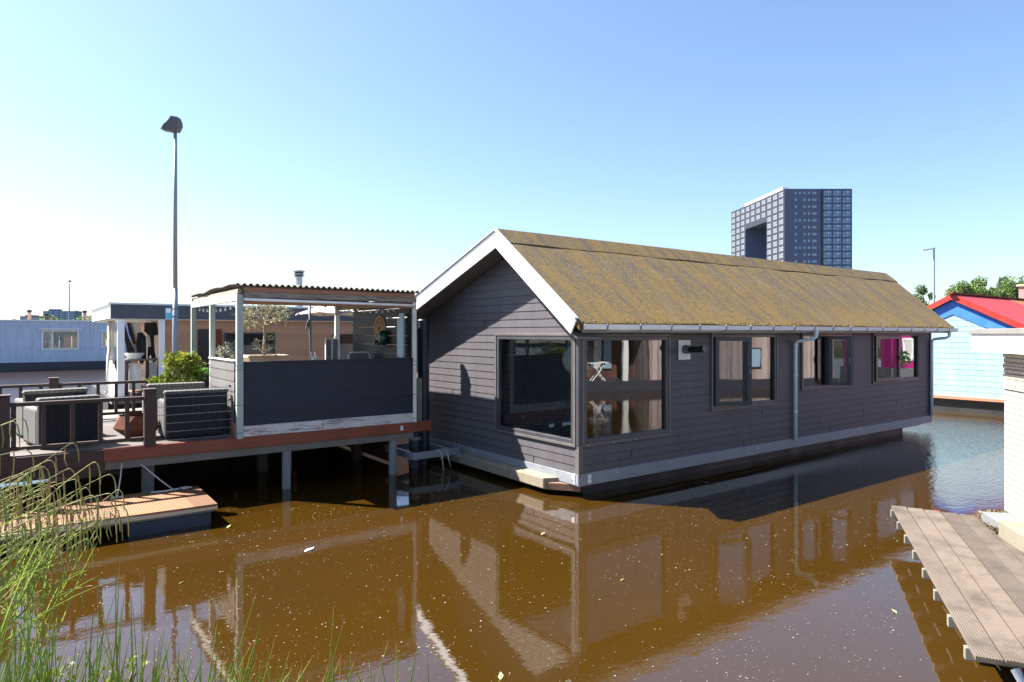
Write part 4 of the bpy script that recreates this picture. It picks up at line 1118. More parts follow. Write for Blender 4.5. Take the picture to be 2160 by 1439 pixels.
# ------------------------------------------------------------------ white houseboat far left
W = thing("white_houseboat", "long pale blue white boarded houseboat with navy hull across the water", "houseboat", (2,67,0))
g = MB(); g.box(-12,15,65.0,70,-.3,.62); part("hull", g, M['navy'], W)
wl = [(12.9,15.4,1.60,3.18),(17.0,18.1,1.75,3.06)]
g = MB(); siding(g, (-12,65.1,0), (1,0,0), (0,-1,0), .62, 3.95, .24, lambda z: (0,27), wl, lip=.02)
g.quad((15,65.1,.6),(15,70,.6),(15,70,3.95),(15,65.1,3.95)); g.quad((-12,65.1,3.95),(15,65.1,3.95),(15,70,3.98),(-12,70,3.98))
part("wall", g, M['boat_white'], W)
for o_ in wl:
    f = window(W, (-12,65.1,0),(1,0,0),(0,-1,0), *o_, fw=.10, mull=((o_[0]+.72,) if o_[1]-o_[0] > 2 else ()), fm='white', gm='glass_soft', d=.06)
    g = MB(); g.obox((-12,65.1,0),(1,0,0),(0,-1,0), o_[0]-.15,o_[1]+.15, 0,.25, o_[3]+.06,o_[3]+.14); part("hood", g, M['white'], f)
for x0, x1 in ((1.65,2.05),(2.95,3.35),(.98,1.6),(5.05,5.3),(2.1,2.9)):
    g = MB(); g.box(x0,x1,65.35,65.4,1.7,3.1); part("curtain", g, M['curtain'], W)
g = MB(); g.box(-12,15,64.98,65.1,3.92,4.0); part("roof_edge", g, M['white'], W)
for x, y, z, c, lab in ((.11,67,4.75,'tan',"yellow brown chimney on the white houseboat roof"),(3.92,67,4.78,'brick_far',"dark brick chimney with cap at the right of the white houseboat roof"),(1.35,72,4.6,'brick_far',"small brown chimney behind the yellow one")):
    t = thing("chimney", lab, "chimney", (x,y,3.9)); g = MB(); g.box(x-.13,x+.13,y-.13,y+.13,3.6,z-.12); part("stack", g, M[c], t); g = MB(); g.lathe((x,y,z-.12),[(.12,0),(.17,.03),(.17,.2),(.1,.22)],10); part("cap", g, M['black'], t)
# distant lamp, roofs, trees and blocks above the white houseboat
t = thing("street_lamp", "thin distant street lamp above the white houseboat", "street lamp", (4.2,95,1))
g = MB(); g.tube([at(146,690,95), at(146,598,95)], [.10,.07], 8); part("pole", g, M['lamp_pole'], t)
q = at(146,595,95); g = MB(); g.lathe(q, [(.25,-.05),(.30,.05),(.12,.28),(.02,.3)], 10); part("lamp_head", g, M['lamp_head'], t)
def block(name, label, d, px0, px1, ytop, ybot, dep, m, rows=0, cols=0):
    a, b = at(px0,ytop,d), at(px1,ytop,d); u = (b-a); L = u.length; u = V((u.x,u.y,0)).normalized(); n = V((u.y,-u.x,0))
    if n.dot(a) > 0: n = -n
    t = thing(name, label, "building", (a.x,a.y,0)); P = V((a.x,a.y,0))
    g = MB(); g.obox(P,u,n,0,L,-dep,0,-1,a.z); part("wall", g, M[m], t)
    g = MB(); g.obox(P,u,n,L*.12,L*.42,-dep*.8,-dep*.2,a.z,a.z+L*.06); part("roof_unit", g, M[m], t)
    z0 = 4
    for r in range(rows):
        z = z0+(a.z-z0)*(r+.3)/rows
        for c in range(cols):
            g = MB(); g.obox(P,u,n,L*(c+.12)/cols,L*(c+.88)/cols,0,.15,z,z+(a.z-z0)*.5/rows); part("window_band", g, M['tower_glass'], t)
    return t
block("apartment_block", "hazy blue high apartment block on the far horizon", 850, 91, 158, 656, 690, 14, 'far_block', 9, 6)
block("brick_block", "low reddish brick building left of the blue block", 500, 42, 86, 667, 690, 14, 'brick_far', 3, 8)
t = thing("white_roof", "white pitched roof of a boat behind the white houseboat", "roof", (-3.8,80,3))
a, b = at(14,678,80), at(45,678,80); c_ = at(30,672,80)
g = MB(); g.prism([a-V((0,0,1.5)),b-V((0,0,1.5)),b,c_,a], (0,6,0)); part("roof", g, M['white'], t)
t = thing("tower_crane", "tiny construction crane beside the blue block", "crane", (24,700,0))
g = MB(); g.tube([at(171,690,700), at(170,657,700)], .7, 5); part("mast", g, M['far_block'], t)
g = MB(); g.tube([at(160,655,700), at(175,659,700)], .5, 5); part("jib", g, M['far_block'], t)

def tree(name, label, base, h, r, nleaf, m='leaf_tree', group=None, size=.22, trunk_h=.3, shape='round'):
    base = V(base); t = thing(name, label, "tree", tuple(base), group)
    g = MB(); top = base+V((0,0,h*.85))
    g.tube([base, base+V((R.gauss(0,.1),R.gauss(0,.1),h*.4)), top], [h*.028,h*.02,h*.006], 7)
    cl = []
    for k in range(26):
        a = R.uniform(0,6.3); v_ = R.uniform(trunk_h,1.0)
        prof = math.sin(min(1, (v_-trunk_h)/(1-trunk_h)*.86+.12)*math.pi)**.6 if shape == 'round' else (1.05-v_)**.6
        q = r*prof*math.sqrt(R.uniform(.15,1))
        p = base+V((math.cos(a)*q, math.sin(a)*q, h*v_)); cl.append((p, r*R.uniform(.16,.34)))
        g.tube([base+V((0,0,h*v_*.62)), p], [h*.008,h*.003], 5)
    lf = MB()
    for k in range(nleaf):
        p, rr = R.choice(cl); d = V((R.gauss(0,1),R.gauss(0,1),R.gauss(0,1))).normalized()
        lf.leaf(p+d*rr*R.uniform(.4,1.15), size*R.uniform(.6,1.4), d+V((R.gauss(0,.5),R.gauss(0,.5),R.gauss(0,.5))), .5)
    part("trunk", g, M['trunk'], t); part("crown", lf, M[m], t)
    return t
for px, d, ytop, r, lab in ((104,110,671,2.6,"round green tree top peeping over the white houseboat left of the lamp"),(163,115,672,2.4,"low green tree top right of the far lamp"),(197,110,674,2.6,"low green tree top nearest the brown houseboat roof"),(216,100,664,2.4,"green tree crown beside the slate fascia corner")):
    b = at(px,704,d); b.z = .8; z = at(px,ytop,d).z
    tree("far_tree", lab, b, z-.8, r, 900, 'leaf_tree', "tree tops beyond the white houseboat")

# ------------------------------------------------------------------ dark tower block on the horizon
TW = thing("tower_block", "tall dark grey apartment tower with a large gate opening", "tower", (304.7,185.9,0))
c0, c1, c2 = V((304.71,185.88,0)), V((331.9,166.0,0)), V((338.29,240.62,0))
uR = (c1-c0).normalized(); LR = (c1-c0).length          # right facade
uL = (c2-c0).normalized(); LL = (c2-c0).length          # left facade
nR = V((uR.y,-uR.x,0)); nR = nR if nR.dot(c0) < 0 else -nR
nL = V((uL.y,-uL.x,0)); nL = nL if nL.dot(c0) < 0 else -nL
HT = 75.2
def pris(g, s0, s1, z0, z1):      # slab between two stations along the left facade, full depth along uR
    a, b = c0+uL*s0, c0+uL*s1
    g.prism([a+V((0,0,z0)), a+uR*LR+V((0,0,z0)), b+uR*LR+V((0,0,z0)), b+V((0,0,z0))], (0,0,z1-z0))
o0, o1, oz = LL*.30, LL*.70, 62.0
g = MB(); pris(g, 0, o0, -1, HT); pris(g, o1, LL, -1, HT); pris(g, o0, o1, oz, HT)
part("wall", g, M['tower_wall'], TW)
g = MB(); a = c0+uL*2; g.prism([a+V((0,0,HT)),a+uR*3+V((0,0,HT)),c0+uL*LL*.72+uR*3+V((0,0,HT)),c0+uL*LL*.72+V((0,0,HT))], (0,0,1.3)); part("roof_parapet", g, M['white'], TW)
g = MB(); g.tube([c0+uR*LR*.55+V((0,0,HT)), c0+uR*LR*.58+V((0,0,HT+3))], .12, 5); part("mast", g, M['lamp_pole'], TW)
g = MB(); g.obox(c0,uR,nR,LR*.545,LR*.56,0,.3,0,HT); part("facade_joint", g, M['black'], TW)
g = MB()
for a_, b_, za, zb in ((0,o0,-1,HT),(o1,LL,-1,HT),(o0,o1,oz,HT)): g.obox(c0,uL,nL,a_,b_,0,.06,za,zb)
part("facade_frame", g, paint("dark_window_frame", (.014,.013,.030), .6), TW)
g = MB(); g.obox(c0,uR,nR,LR*.562,LR-.02,0,.05,0,HT); part("facade_frame", g, paint("blue_window_frame", (.045,.06,.16), .5), TW)
# left facade windows: ten bays, storeys of 3.4 m, individual down to the roof line that hides the rest
stz = [HT-3.6-3.42*k for k in range(20)]
count = 0; rest = MB()
def pane_grid(g, P, u, n, s0, s1, z0, z1, nc, nr):
    for i in range(nc):
        for j in range(nr):
            sw = (s1-s0)/nc; zh = (z1-z0)/nr
            g.obox(P,u,n,s0+sw*i+.08,s0+sw*(i+1)-.08,-.1,.12,z0+zh*j+.08,z0+zh*(j+1)-.08)
for k, z in enumerate(stz):
    for b_ in range(10):
        s0, s1 = LL*(b_+.20)/10, LL*(b_+.86)/10
        if s0 > o0-1 and s1 < o1+1 and z < oz+1: continue
        if k < 12 and count < 100:
            g = MB(); pane_grid(g, c0,uL,nL,s0,s1,z+.1,z+2.5,2,2); part("window", g, M['tower_pane'], TW); count += 1
        else: pane_grid(rest, c0,uL,nL,s0,s1,z+.1,z+2.5,2,2)
o = part("lower_window", rest, M['tower_pane'], TW); o["kind"] = "stuff"
for k, z in enumerate(stz[:14]):
    for b_ in range(3):
        s0, s1 = LR*(.575+.142*b_), LR*(.575+.142*b_+.122)
        g = MB(); pane_grid(g, c0,uR,nR,s0,s1,z,z+2.75,4,2); part("glazed_bay", g, M['tower_glass'], TW)
    if k < 14:
        for f in (.165,.225,.295,.36,.425,.455):
            if f == .225 and k % 4: continue
            g = MB(); g.obox(c0,uR,nR,LR*f-.55,LR*f+.55,0,.12,z+.9,z+2.1); part("small_window", g, M['tower_glass'], TW)

# ------------------------------------------------------------------ pale blue house with red roof
BH = thing("pale_blue_houseboat", "pale blue boarded houseboat with red sheet roof and royal blue gable trim", "houseboat", (27.7,10,0))
X0, AYb, HWb = 27.7, 10.13, 2.15
g = MB(); g.box(X0+.1,44,AYb-2.6,AYb+2.6,-.4,.5); part("hull", g, M['hull'], BH)
g = MB(); g.box(X0-.06,44,AYb-2.7,AYb+2.7,.48,.58); part("rubbing_strip", g, M['orange_beam'], BH)
sl_ = .53; zt = lambda y: 4.22-sl_*abs(y-AYb)
def bclip(z):
    hw = min(2.45, (4.10-z)/sl_); return (2.45-hw, 2.45+hw)
g = MB(); siding(g, (X0,AYb-2.45,0),(0,1,0),(-1,0,0),.58,4.08,.2,bclip,lip=.007)
g.quad((X0,AYb-2.45,.58),(44,AYb-2.45,.58),(44,AYb-2.45,2.8),(X0,AYb-2.45,2.8)); g.quad((X0,AYb+2.45,.58),(44,AYb+2.45,.58),(44,AYb+2.45,2.8),(X0,AYb+2.45,2.8))
part("wall", g, M['pale_blue'], BH)
for s in (-1, 1):
    ye = AYb+s*2.75
    g = MB(); g.prism([(X0-.16,AYb,4.36),(X0-.16,ye,4.36-sl_*2.75),(X0-.16,ye,4.16-sl_*2.75),(X0-.16,AYb,4.16)], (.05,0,0)); part("bargeboard", g, M['red_roof'], BH)
    g = MB(); g.prism([(X0-.03,AYb,4.14),(X0-.03,ye-s*.12,4.14-sl_*2.6),(X0-.03,ye-s*.12,3.74-sl_*2.6),(X0-.03,AYb,3.62)], (.024,0,0)); part("gable_trim", g, M['royal_blue'], BH)
    g = MB(); g.hexa([(X0-.14,AYb,4.33),(X0-.14,ye,4.33-sl_*2.75),(33,ye,4.33-sl_*2.75),(33,AYb,4.33),(X0-.14,AYb,4.38),(X0-.14,ye,4.38-sl_*2.75),(33,ye,4.38-sl_*2.75),(33,AYb,4.38)]); part("roof", g, M['red_roof'], BH)
    g = MB(); g.hexa([(33,AYb,4.33),(33,ye,4.33-sl_*2.75),(44,ye,4.33-sl_*2.75),(44,AYb,4.33),(33,AYb,4.39),(33,ye,4.39-sl_*2.75),(44,ye,4.39-sl_*2.75),(44,AYb,4.39)]); part("roof", g, M['orange_roof'], BH, label="orange far half of the roof")
g = MB(); g.beam((X0-.3,AYb,4.40),(44,AYb,4.40),.2,.05); part("ridge_cap", g, M['rust'], BH)
t = thing("chimney", "rusty brown chimney on the red roofed houseboat", "chimney", (36.5,10.6,4.1))
g = MB(); g.box(36.35,36.65,10.3,10.65,4.0,5.05); part("stack", g, M['brick_far'], t); g = MB(); g.box(36.28,36.72,10.23,10.72,5.05,5.13); part("cap", g, M['pale_fascia'], t)
t = thing("street_lamp", "slim street lamp with one short arm behind the red roof", "street lamp", (66.3,25.8,.8))
g = MB(); g.tube([(66.33,25.79,.6),(66.33,25.79,10.55)], [.11,.075], 10); part("pole", g, M['lamp_pole'], t)
e = at(1944,529,60); s_ = at(1972,524,60); g = MB(); g.beam(s_, e, .30,.12); part("lamp_head", g, M['plate'], t)
for k, (px, d, yt, r, mm) in enumerate(((1948,95,607,1.9,'leaf_dark'),(2026,92,602,2.2,'leaf_tree'),(2052,98,598,2.3,'leaf_tree'),(2080,92,592,2.4,'leaf_tree'),(2108,99,590,2.4,'leaf_dark'),(2136,92,589,2.5,'leaf_tree'),(2163,96,594,2.5,'leaf_tree'),(2190,92,590,2.6,'leaf_tree'))):
    b = at(px,704,d); b.z = .8
    lab = ("lone dark green tree beyond the mossy roof end","leftmost round tree of the row above the red roof","second tree from the left above the red roof","tree left of the chimney above the red roof","dark tree right behind the chimney of the red roof","tall bright tree right of the chimney","second tree right of the chimney, at the photo edge","outermost tree of the row beyond the red roof")[k]
    tree("leafy_tree", lab, b, at(px,yt,d).z-.8, r, 6500, mm, "trees beyond the red roofed houseboat", size=.20, trunk_h=.22)

# ------------------------------------------------------------------ white brick house, jetty and planting at the right
WB = thing("white_brick_house", "white brick waterside house with white fascia and grey roof edge", "house", (10.52,3.24,.3))
Pc = V((10.52,3.24,0)); uw = V((-.785,-.62,0)); nw = V((-.62,.785,0))
g = MB(); g.obox(Pc,uw,nw,0,6.2,-4.5,0,-.4,2.16); part("wall", g, M['white_brick'], WB)
g = MB()
for k in range(7): g.obox(Pc,uw,nw,0-.0,6.2,-.01,.006+.010*(k % 2 == 0),2.165+k*.07,2.165+k*.07+.062)
g.obox(Pc,uw,nw,0,6.2,-4.5,-.012,2.165,2.66)
part("upper_course", g, make_brick("grey_tile_course", (.42,.36,.30), (.12,.11,.10), .16), WB)
g = MB(); g.obox(Pc,uw,nw,-.30,6.4,-4.7,.28,2.655,2.895); part("fascia", g, M['white'], WB, bevel=.006)
g = MB(); g.obox(Pc,uw,nw,-.32,6.45,-4.75,.31,2.895,2.965); part("roof_edge", g, paint("roof_edge_grey", (.16,.155,.15), .5), WB, bevel=.006)
J0 = V((10.0,4.44,0)); ju = V((-.861,-.509,0)).normalized(); jw = V((.509,-.861,0)).normalized()
t = thing("wooden_jetty", "weathered grooved plank jetty at the right water edge", "jetty", (8,3.2,.3))
JL = 4.83
for i in range(8):
    g = MB(); w0 = i*.197
    m0 = .19*w0; m1 = JL-.12*w0+R.uniform(-.01,.01)
    for k in range(9):        # ribs of the grooved board
        a0 = w0+k*.0204
        g.hexa([J0+ju*(m0)+jw*a0+V((0,0,.428)),J0+ju*m1+jw*a0+V((0,0,.428)),J0+ju*m1+jw*(a0+.0135)+V((0,0,.428)),J0+ju*m0+jw*(a0+.0135)+V((0,0,.428)),
                J0+ju*m0+jw*(a0+.001)+V((0,0,.437)),J0+ju*m1+jw*(a0+.001)+V((0,0,.437)),J0+ju*m1+jw*(a0+.0125)+V((0,0,.437)),J0+ju*m0+jw*(a0+.0125)+V((0,0,.437))])
    g.hexa([J0+ju*a+jw*b+V((0,0,z)) for z in (.402,.4285) for a, b in ((m0,w0),(m1,w0),(m1,w0+.178),(m0,w0+.178))])
    part("plank", g, M['jetty'], t)
for k in range(8):
    g = MB(); s = .10+k*.635; g.obox(J0,ju,jw,s,s+.06,-.025,1.6,.30,.400); part("joist", g, M['joist'], t, bevel=.006)
g = MB(); g.obox(J0,ju,jw,.05,JL,.35,.42,.20,.298); g.obox(J0,ju,jw,.05,JL,1.15,1.22,.20,.298); part("bearer", g, M['dark_red'], t)
for s in (.4,2.5,4.5):
    g = MB(); q = J0+ju*s+jw*.6; g.tube([q+V((0,0,-.6)), q+V((0,0,.2))], .05, 10); part("pile", g, M['steel_pile'], t)
q = J0+ju*4.62+jw*.30; g = MB(); g.tube([q+V((0,0,.30)), q+ju*.35+jw*.25+V((0,0,-.2))], .035, 10); part("pipe", g, M['zinc_pipe'], t)
g = MB(); g.obox(J0,ju,jw,1.15,6,1.03+.60,2.3,.30,.385); single("side_walkway", g, M['grey_beam'], "old dark plank walkway between the jetty and the white house", "walkway")
def mat_plant(label, s0, s1, w0, w1):
    t = thing("sedum_mat", label, "ground plant", tuple(J0+ju*(s0+s1)/2+jw*(w0+w1)/2+V((0,0,.40))), "sedum mats beside the jetty")
    g = MB(); g.obox(J0,ju,jw,s0,s1,w0,w1,.385,.47); part("soil", g, M['soil'], t)
    lf = MB()
    for k in range(int(5200*(s1-s0)*(w1-w0))):
        a, b = R.uniform(s0-.02,s1+.02), R.uniform(w0-.02,w1+.02); edge = min(a-s0,s1-a,b-w0,w1-b)
        z = .47 + .04*min(1,max(0,edge)/.08)+R.uniform(-.012,.02) if edge > .01 else R.uniform(.40,.49)
        d = V((R.gauss(0,.6),R.gauss(0,.6),1)); lf.leaf(J0+ju*a+jw*b+V((0,0,z)), R.uniform(.014,.034), d, .5)
    part("foliage", lf, M['sedum'], t)
mat_plant("pinkish yellow sedum mat at the far end of the jetty", .10, 1.05, 1.0, 1.62)
mat_plant("pale yellow sedum mat nearer the camera, past the bare planks", 1.52, 2.6, 1.10, 1.62)
g = MB(); g.obox(Pc,uw,nw,.32,1.6,.02,.38,.46,.585); single("door_step", g, M['step'], "pale grey concrete step against the white brick wall", "step", bevel=.01)
g = MB(); g.obox(Pc,uw,nw,.92,1.9,.14,.42,.40,.63); single("stone_block", g, M['cream_stone'], "cream stone block beside the concrete step", "block", bevel=.012)

# ------------------------------------------------------------------ houses on the camera's side, seen only in the window reflections
TH = thing("timber_houseboat", "silvery timber clad houseboat with open porch, mirrored in the windows", "houseboat", (30,-4,0))
A, Bp = V((25.4,-6.2,0)), V((36.2,-1.05,0)); ut = (Bp-A).normalized(); LT = 11.2; nt = V((-ut.y,ut.x,0))
g = MB(); g.obox(A,ut,nt,-4.5,LT,-7,.4,-.4,.50); part("hull", g, paint("dark_plum_hull", (.035,.033,.042), .5), TH)
g = MB(); g.obox(A,ut,nt,.55,LT,-6,0,.5,4.2); part("wall", g, M['timber_clad'], TH)
g = MB(); g.obox(A,ut,nt,-4.3,.53,-6,-2.2,.5,4.2); part("wall", g, M['timber_dark'], TH)
g = MB(); g.obox(A,ut,nt,-4.5,LT+.2,-6.2,.2,4.2,4.5); part("roof", g, M['white'], TH)
for s in (-4.2,-.75):
    g = MB(); g.obox(A,ut,nt,s-.13,s+.13,-.2,.06,.5,4.2); part("porch_post", g, M['white_wood'], TH)
for s, c in ((-2.6,'blind_blue'),(-1.8,'curtain'),(-1.2,'blind_blue'),(-3.4,'curtain')):
    g = MB(); g.obox(A,ut,nt,s,s+.45,-2.19,-2.12,1.0,3.9); part("window", g, M[c], TH)
g = MB(); g.obox(A,ut,nt,6.15,6.85,-.02,.05,1.05,2.15); f = part("window", g, M['dark_frame'], TH); g = MB(); g.obox(A,ut,nt,6.22,6.78,.05,.06,1.13,2.07); part("pane", g, M['blind_blue'], f)
t = thing("bistro_table", "white folding bistro table on the timber houseboat deck, mirrored in the corner window", "table", tuple(A+ut*-2.2+nt*.1+V((0,0,.5))))
g = MB(); g.obox(A,ut,nt,-2.75,-1.75,-.3,.3,1.40,1.44); part("table_top", g, M['white'], t)
for dn in (-.2,.2):
    for s0, s1 in ((-2.6,-1.9),(-1.9,-2.6)):
        g = MB(); g.beam(A+ut*s0+nt*dn+V((0,0,.5)), A+ut*s1+nt*dn+V((0,0,1.40)), .04,.04); part("leg", g, M['white'], t)
PH = thing("pink_houseboat", "bright pink houseboat with white window, mirrored in the far window", "houseboat", (47,-3,0))
A = V((42.5,-5.0,0)); Bp = V((52,-.5,0)); ut = (Bp-A).normalized(); LT = (Bp-A).length; nt = V((-ut.y,ut.x,0))
g = MB(); g.obox(A,ut,nt,2.9,LT,-3.4,.8,-.4,.6); part("hull", g, M['step'], PH)
g = MB(); g.obox(A,ut,nt,2.9,LT,-3,0,.6,4.6); part("wall", g, M['pink'], PH)
for s in (5.1,8.6):
    g = MB(); g.obox(A,ut,nt,s,s+1.3,0,.06,1.1,2.6); f = part("window", g, M['white'], PH)
    for q in (.10,.70):
        g = MB(); g.obox(A,ut,nt,s+q,s+q+.50,.06,.07,1.2,2.5); part("pane", g, M['curtain'], f)
p = A+ut*4.4+nt*.5
bush("planter_shrub", "green shrub in the planter before the pink wall", (p.x,p.y,.9), .5, 700, .12, 'leaf_green', 5, .8, clumps=9)

# ------------------------------------------------------------------ floating specks, petals, leaves
g = MB()
def speck(p, r, z=.004):
    k = R.randint(4,6); a0 = R.uniform(0,6.3); e = R.uniform(.5,1)
    pts = []
    for i in range(k):
        a = a0+2*math.pi*i/k; pts.append((p.x+r*math.cos(a)*R.uniform(.7,1.2), p.y+r*e*math.sin(a)*R.uniform(.7,1.2), z))
    g.poly(pts)
def blocked(p):
    return (p.x > 7.4 and p.y > 8.4) or (p.y > 10.7 and p.x < 2.45)
cl = [(R.uniform(150,1900), R.uniform(1050,1439)) for _ in range(70)]
n = 0
while n < 2900:
    r_ = R.random()
    if r_ < .45: px, py = R.uniform(100,1900), R.uniform(1045,1439)
    elif r_ < .75: px, py = R.uniform(350,1900), 1050+abs(R.gauss(0,70))
    else:
        c = R.choice(cl); px, py = c[0]+R.gauss(0,35), c[1]+R.gauss(0,14)
    if py < 1042: continue
    d = EYE*1395/(py-704); p = at(px, py, d)
    if blocked(p): continue
    speck(p, R.choice((.004,.0045,.005,.006,.0065,.007,.008,.012))*R.uniform(.7,1.15)*min(1.1, .35+d/13)); n += 1
single("floating_specks", g, M['seed'], "pale seed fluff scattered over the brown water", "floating seeds", kind="stuff")
def floater(name, label, px, py, L, wd, mat_, ang):
    d = EYE*1395/(py-704); p = at(px,py,d); u = V((math.cos(ang),math.sin(ang),0)); v = V((-u.y,u.x,0)); g = MB()
    prof = [(-1,0,.006),(-.5,.8,.018),(.2,1,.022),(.8,.6,.02),(1.25,.05,.03)]
    top = [p*1+u*a*L+v*b*wd+V((0,0,z)) for a, b, z in prof]; bot = [p*1+u*a*L-v*b*wd+V((0,0,z)) for a, b, z in prof]
    mid = [p*1+u*a*L+V((0,0,z-.006)) for a, b, z in prof]
    for q in top+bot+mid: q.z = max(q.z-p.z, .004)
    for i in range(4): g.quad(top[i],top[i+1],mid[i+1],mid[i]); g.quad(mid[i],mid[i+1],bot[i+1],bot[i])
    single(name, g, M[mat_], label, name.split('_')[-1])
floater("flower_petal", "large pinkish white petal floating in the middle of the water", 651, 1162, .075, .03, 'petal', .4)
floater("floating_leaf", "yellowish leaf floating near the dock corner", 482, 1113, .05, .018, 'leaf_float', .9)
floater("floating_leaf", "tan leaf floating in front of the gable reflection", 1145, 1128, .035, .02, 'tan', .2)
floater("floating_leaf", "green leaf floating in the sky reflection left of the jetty", 1887, 1293, .030, .014, 'leaf_float', 1.2)
floater("floating_leaf", "brown leaf floating in the dark shade before the long wall", 1492, 1020, .035, .02, 'tan', 2.2)
floater("floating_leaf", "slim pale leaf floating at the lower left", 382, 1232, .030, .008, 'leaf_float', .5)
floater("floating_leaf", "slim green leaf floating under the windows", 1312, 1226, .030, .008, 'leaf_float', .1)

# ------------------------------------------------------------------ waterside plants in the foreground
def sedge(label, stems, leaves, base_px, base_py, d0):
    t = thing("sedge_plant", label, "sedge", tuple(at(base_px,base_py,d0)), "sedge clumps on the near bank")
    st, ck, lv = MB(), MB(), MB()
    for bx, by, tx, ty, d, nk in stems:
        a = at(bx,by,d); b = at(tx,ty,d+R.uniform(-.15,.25)); mid = (a+b)/2+V((0,0,(b-a).length*.10))
        side = (b-a).normalized()
        droop = b+V((side.x*.06,side.y*.06,-.05))
        path = []
        for k in range(9):
            q = k/8; path.append(a*(1-q)**2+mid*2*q*(1-q)+b*q*q)
        st.tube(path, [.0042-.0022*k/8 for k in range(9)], 5)
        # drooping tip and hanging catkins
        tip = [b, b+V((side.x*.03,side.y*.03,.004)), b+V((side.x*.06,side.y*.06,-.022)), b+V((side.x*.075,side.y*.075,-.07)), b+V((side.x*.08,side.y*.08,-.07-R.uniform(.06,.14)))]
        ck.tube(tip, [.003,.0035,.0045,.005,.0025], 5)
        for j in range(nk):
            q = 1-.055-.105*j-R.uniform(0,.03)
            if q < .35: break
            p = a*(1-q)**2+mid*2*q*(1-q)+b*q*q; L = R.uniform(.10,.20)*(1+.12*j*.5)
            ox = side*R.uniform(.005,.028)+V((R.gauss(0,.008),R.gauss(0,.008),0))
            ck.tube([p, p+ox*.6+V((0,0,.008)), p+ox+V((0,0,-.02)), p+ox*1.1+V((R.gauss(0,.006),R.gauss(0,.006),-.02-L*.6)), p+ox*1.15+V((R.gauss(0,.012),R.gauss(0,.012),-.02-L))], [.0016,.0018,.0040,.0046,.0022], 5)
    for bx, by, tx, ty, d, w_ in leaves:
        a = at(bx,by,d); b = at(tx,ty,d+R.uniform(-.3,.3)); mid = (a+b)/2+V((0,0,abs(R.gauss(.12,.08))))
        view = V((a.x,a.y,0)).normalized(); sd = (b-a).cross(view); sd = sd.normalized() if sd.length > 1e-5 else V((1,0,0))
        prev = None
        for k in range(8):
            q = k/7; p = a*(1-q)**2+mid*2*q*(1-q)+b*q*q; ww = w_*(1-q)**.6*(.6+.4*min(1,q*5))
            cur = (p-sd*ww+view*ww*.5, p, p+sd*ww+view*ww*.5)
            if prev: lv.quad(prev[0],cur[0],cur[1],prev[1]); lv.quad(prev[1],cur[1],cur[2],prev[2])
            prev = cur
    part("stem", st, M['sedge_stem'], t); part("catkin_foliage", ck, M['catkin'], t); part("foliage", lv, M['sedge_leaf'], t)
G = random.Random(21)
def mk(nst, tips, nl, lx, ly):
    stems = [(tx-G.uniform(200,330), ty+G.uniform(110,230), tx, ty, G.uniform(4.3,5.0), nk) for tx, ty, nk in tips]
    leaves = [(G.uniform(-160,110), G.uniform(1200,1420), G.uniform(*lx), G.uniform(*ly), G.uniform(4.2,5.0), G.uniform(.0035,.0075)) for _ in range(nl)]
    return stems, leaves
def more(tips, n, x0, x1, y0, y1, nk=(4,7)):
    return tips + [(G.uniform(x0,x1), G.uniform(y0,y1), G.randint(*nk)) for _ in range(n)]
s1 = mk(0, more([(38,882,4),(22,890,3),(148,936,7),(100,972,6),(75,985,5),(46,950,4),(40,1000,5)], 5, -10,110, 985,1060), 14, (-60,150), (1010,1180))
sedge("sedge stems reaching highest, in front of the railing post", *s1, -60, 1300, 4.6)
s2 = mk(0, more([(195,976,7),(225,1002,7),(140,990,7),(152,1012,7),(110,1018,6),(176,1030,6),(60,1040,5)], 7, 60,200, 1010,1080), 16, (0,230), (1040,1240))
sedge("sedge stems arching across the orange dock with many hanging catkins", *s2, 20, 1330, 4.5)
s3 = mk(0, more([(246,1034,8),(222,1042,7),(188,1046,6),(252,1070,8),(236,1088,7),(120,1062,6),(165,1072,7),(80,1090,5)], 7, 90,240, 1060,1120), 16, (20,260), (1080,1260))
sedge("sedge stems drooping over the dock edge, furthest to the right", *s3, 60, 1350, 4.4)
s4 = mk(0, more([(178,1138,6),(140,1126,5),(90,1130,6),(155,1180,5),(188,1236,4),(60,1160,6),(30,1120,5)], 6, 0,150, 1130,1260), 40, (-60,170), (1140,1330))
sedge("lowest leafy sedge clump below the dock", *s4, 0, 1400, 4.3)

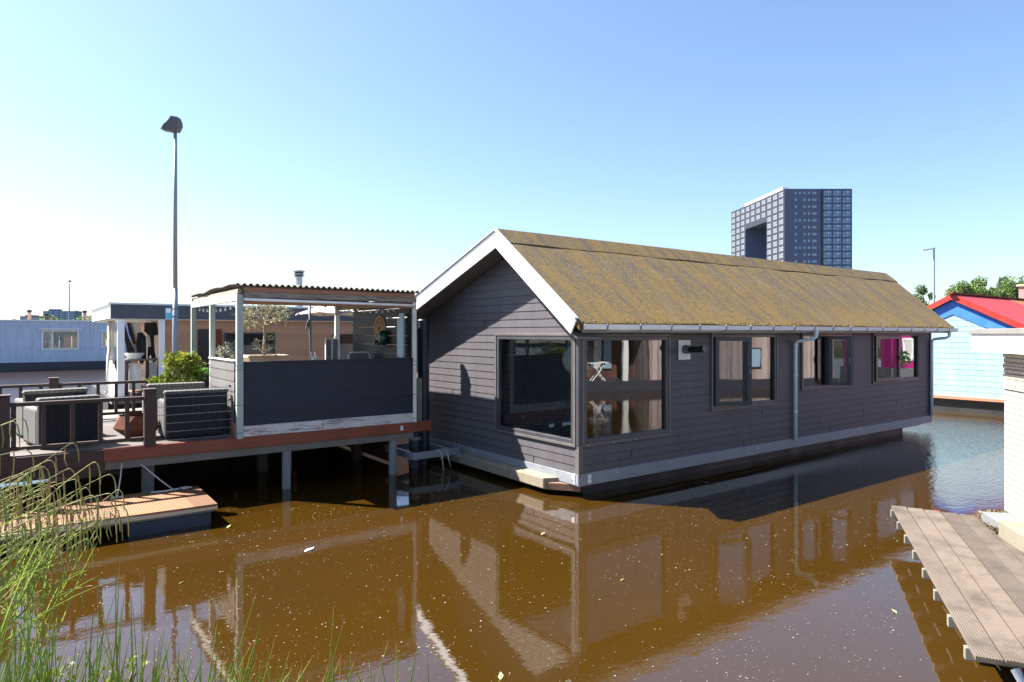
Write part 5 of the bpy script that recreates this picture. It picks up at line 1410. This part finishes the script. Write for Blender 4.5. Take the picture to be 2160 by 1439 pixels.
def rush(label, blades, name="rush_plant"):
    b0 = blades[0]; t = thing(name, label, "rush", tuple(at(b0[0],1500,b0[4])), "rushes along the near bank")
    g, tp = MB(), MB()
    for bx, by, tx, ty, d, r in blades:
        a = at(bx,by,d); b = at(tx,ty,d+G.uniform(-.1,.1)); m = (a+b)/2+V((G.gauss(0,.015),G.gauss(0,.015),.01))
        pts = [a*(1-q)**2+m*2*q*(1-q)+b*q*q for q in (0,.2,.4,.6,.8,.92)]
        g.tube(pts, [r,r,r*.9,r*.75,r*.55,r*.42], 5); tp.tube([pts[-1], b], [r*.42,.0004], 5)
    part("blade", g, M['rush'], t); part("tip_foliage", tp, M['rush_tip'], t)
def bl(tips, dd, r=.0043):
    tips = tips + [(tx+G.uniform(-26,26), ty+G.uniform(20,80)) for tx, ty in tips if ty < 1400]
    return [(tx+G.uniform(-95,10)*(1 if G.random() < .82 else -.8), G.uniform(1500,1640), tx, ty, G.uniform(*dd), r*G.uniform(.75,1.25)) for tx, ty in tips]
rush("rush clump at the bottom left corner below the sedge", bl([(G.uniform(-10,120), G.uniform(1250,1400)) for _ in range(42)], (3.4,4.0)))
rush("tall rushes with one long blade beside the sedge", bl([(246,1172),(252,1185),(206,1236),(200,1268),(296,1212),(262,1256),(276,1240),(232,1310),(180,1302),(150,1320),(190,1340),(215,1352),(240,1350),(170,1360)]+[(G.uniform(120,260),G.uniform(1330,1420)) for _ in range(22)], (3.5,4.0)))
rush("rushes standing in front of the bright sky reflection at the left", bl([(320,1284),(348,1315),(340,1338),(378,1352),(406,1334),(366,1336),(410,1372),(358,1348),(395,1362),(300,1340),(282,1352)]+[(G.uniform(270,400),G.uniform(1350,1425)) for _ in range(16)], (3.4,3.9)))
rush("rushes under the pale pergola post reflection", bl([(461,1296),(466,1320),(484,1336),(478,1352),(490,1346),(496,1380),(542,1246),(542,1340),(536,1350),(566,1360),(582,1339),(470,1372),(512,1378)]+[(G.uniform(430,590),G.uniform(1370,1430)) for _ in range(12)], (3.3,3.8)))
rush("rushes in the middle bottom below the floating petal", bl([(612,1370),(636,1385),(659,1386),(673,1374),(704,1280),(698,1364),(706,1386),(718,1380),(740,1362),(720,1380)]+[(G.uniform(600,740),G.uniform(1385,1432)) for _ in range(8)], (3.2,3.7)))
rush("rushes furthest right at the bottom edge", bl([(748,1394),(764,1404),(780,1388),(820,1348),(836,1356),(884,1348),(764,1412),(745,1400),(790,1410)], (3.1,3.6)))
g = MB()
q = at(1050,1440,3.3)
for k in range(3): g.leaf(q+V((.02*k,0,.004*k)), .05, (.8-.5*k,.2+.3*k,.3), .3)
single("small_sprig", g, M['leaf_lime'], "tiny lime green sprig poking in at the bottom edge", "sprig")
for k in range(2):
    p = at((110,265)[k], (1400,1392)[k], 3.9)
    bush("weed_plant", ("broad leaved lime weed among the rushes at the bottom left","small broad leaved weed beside the sky reflection")[k], (p.x,p.y,p.z-.25),   .10, 90, .032, 'leaf_lime', 3, 1.3, cat="weed", clumps=6)
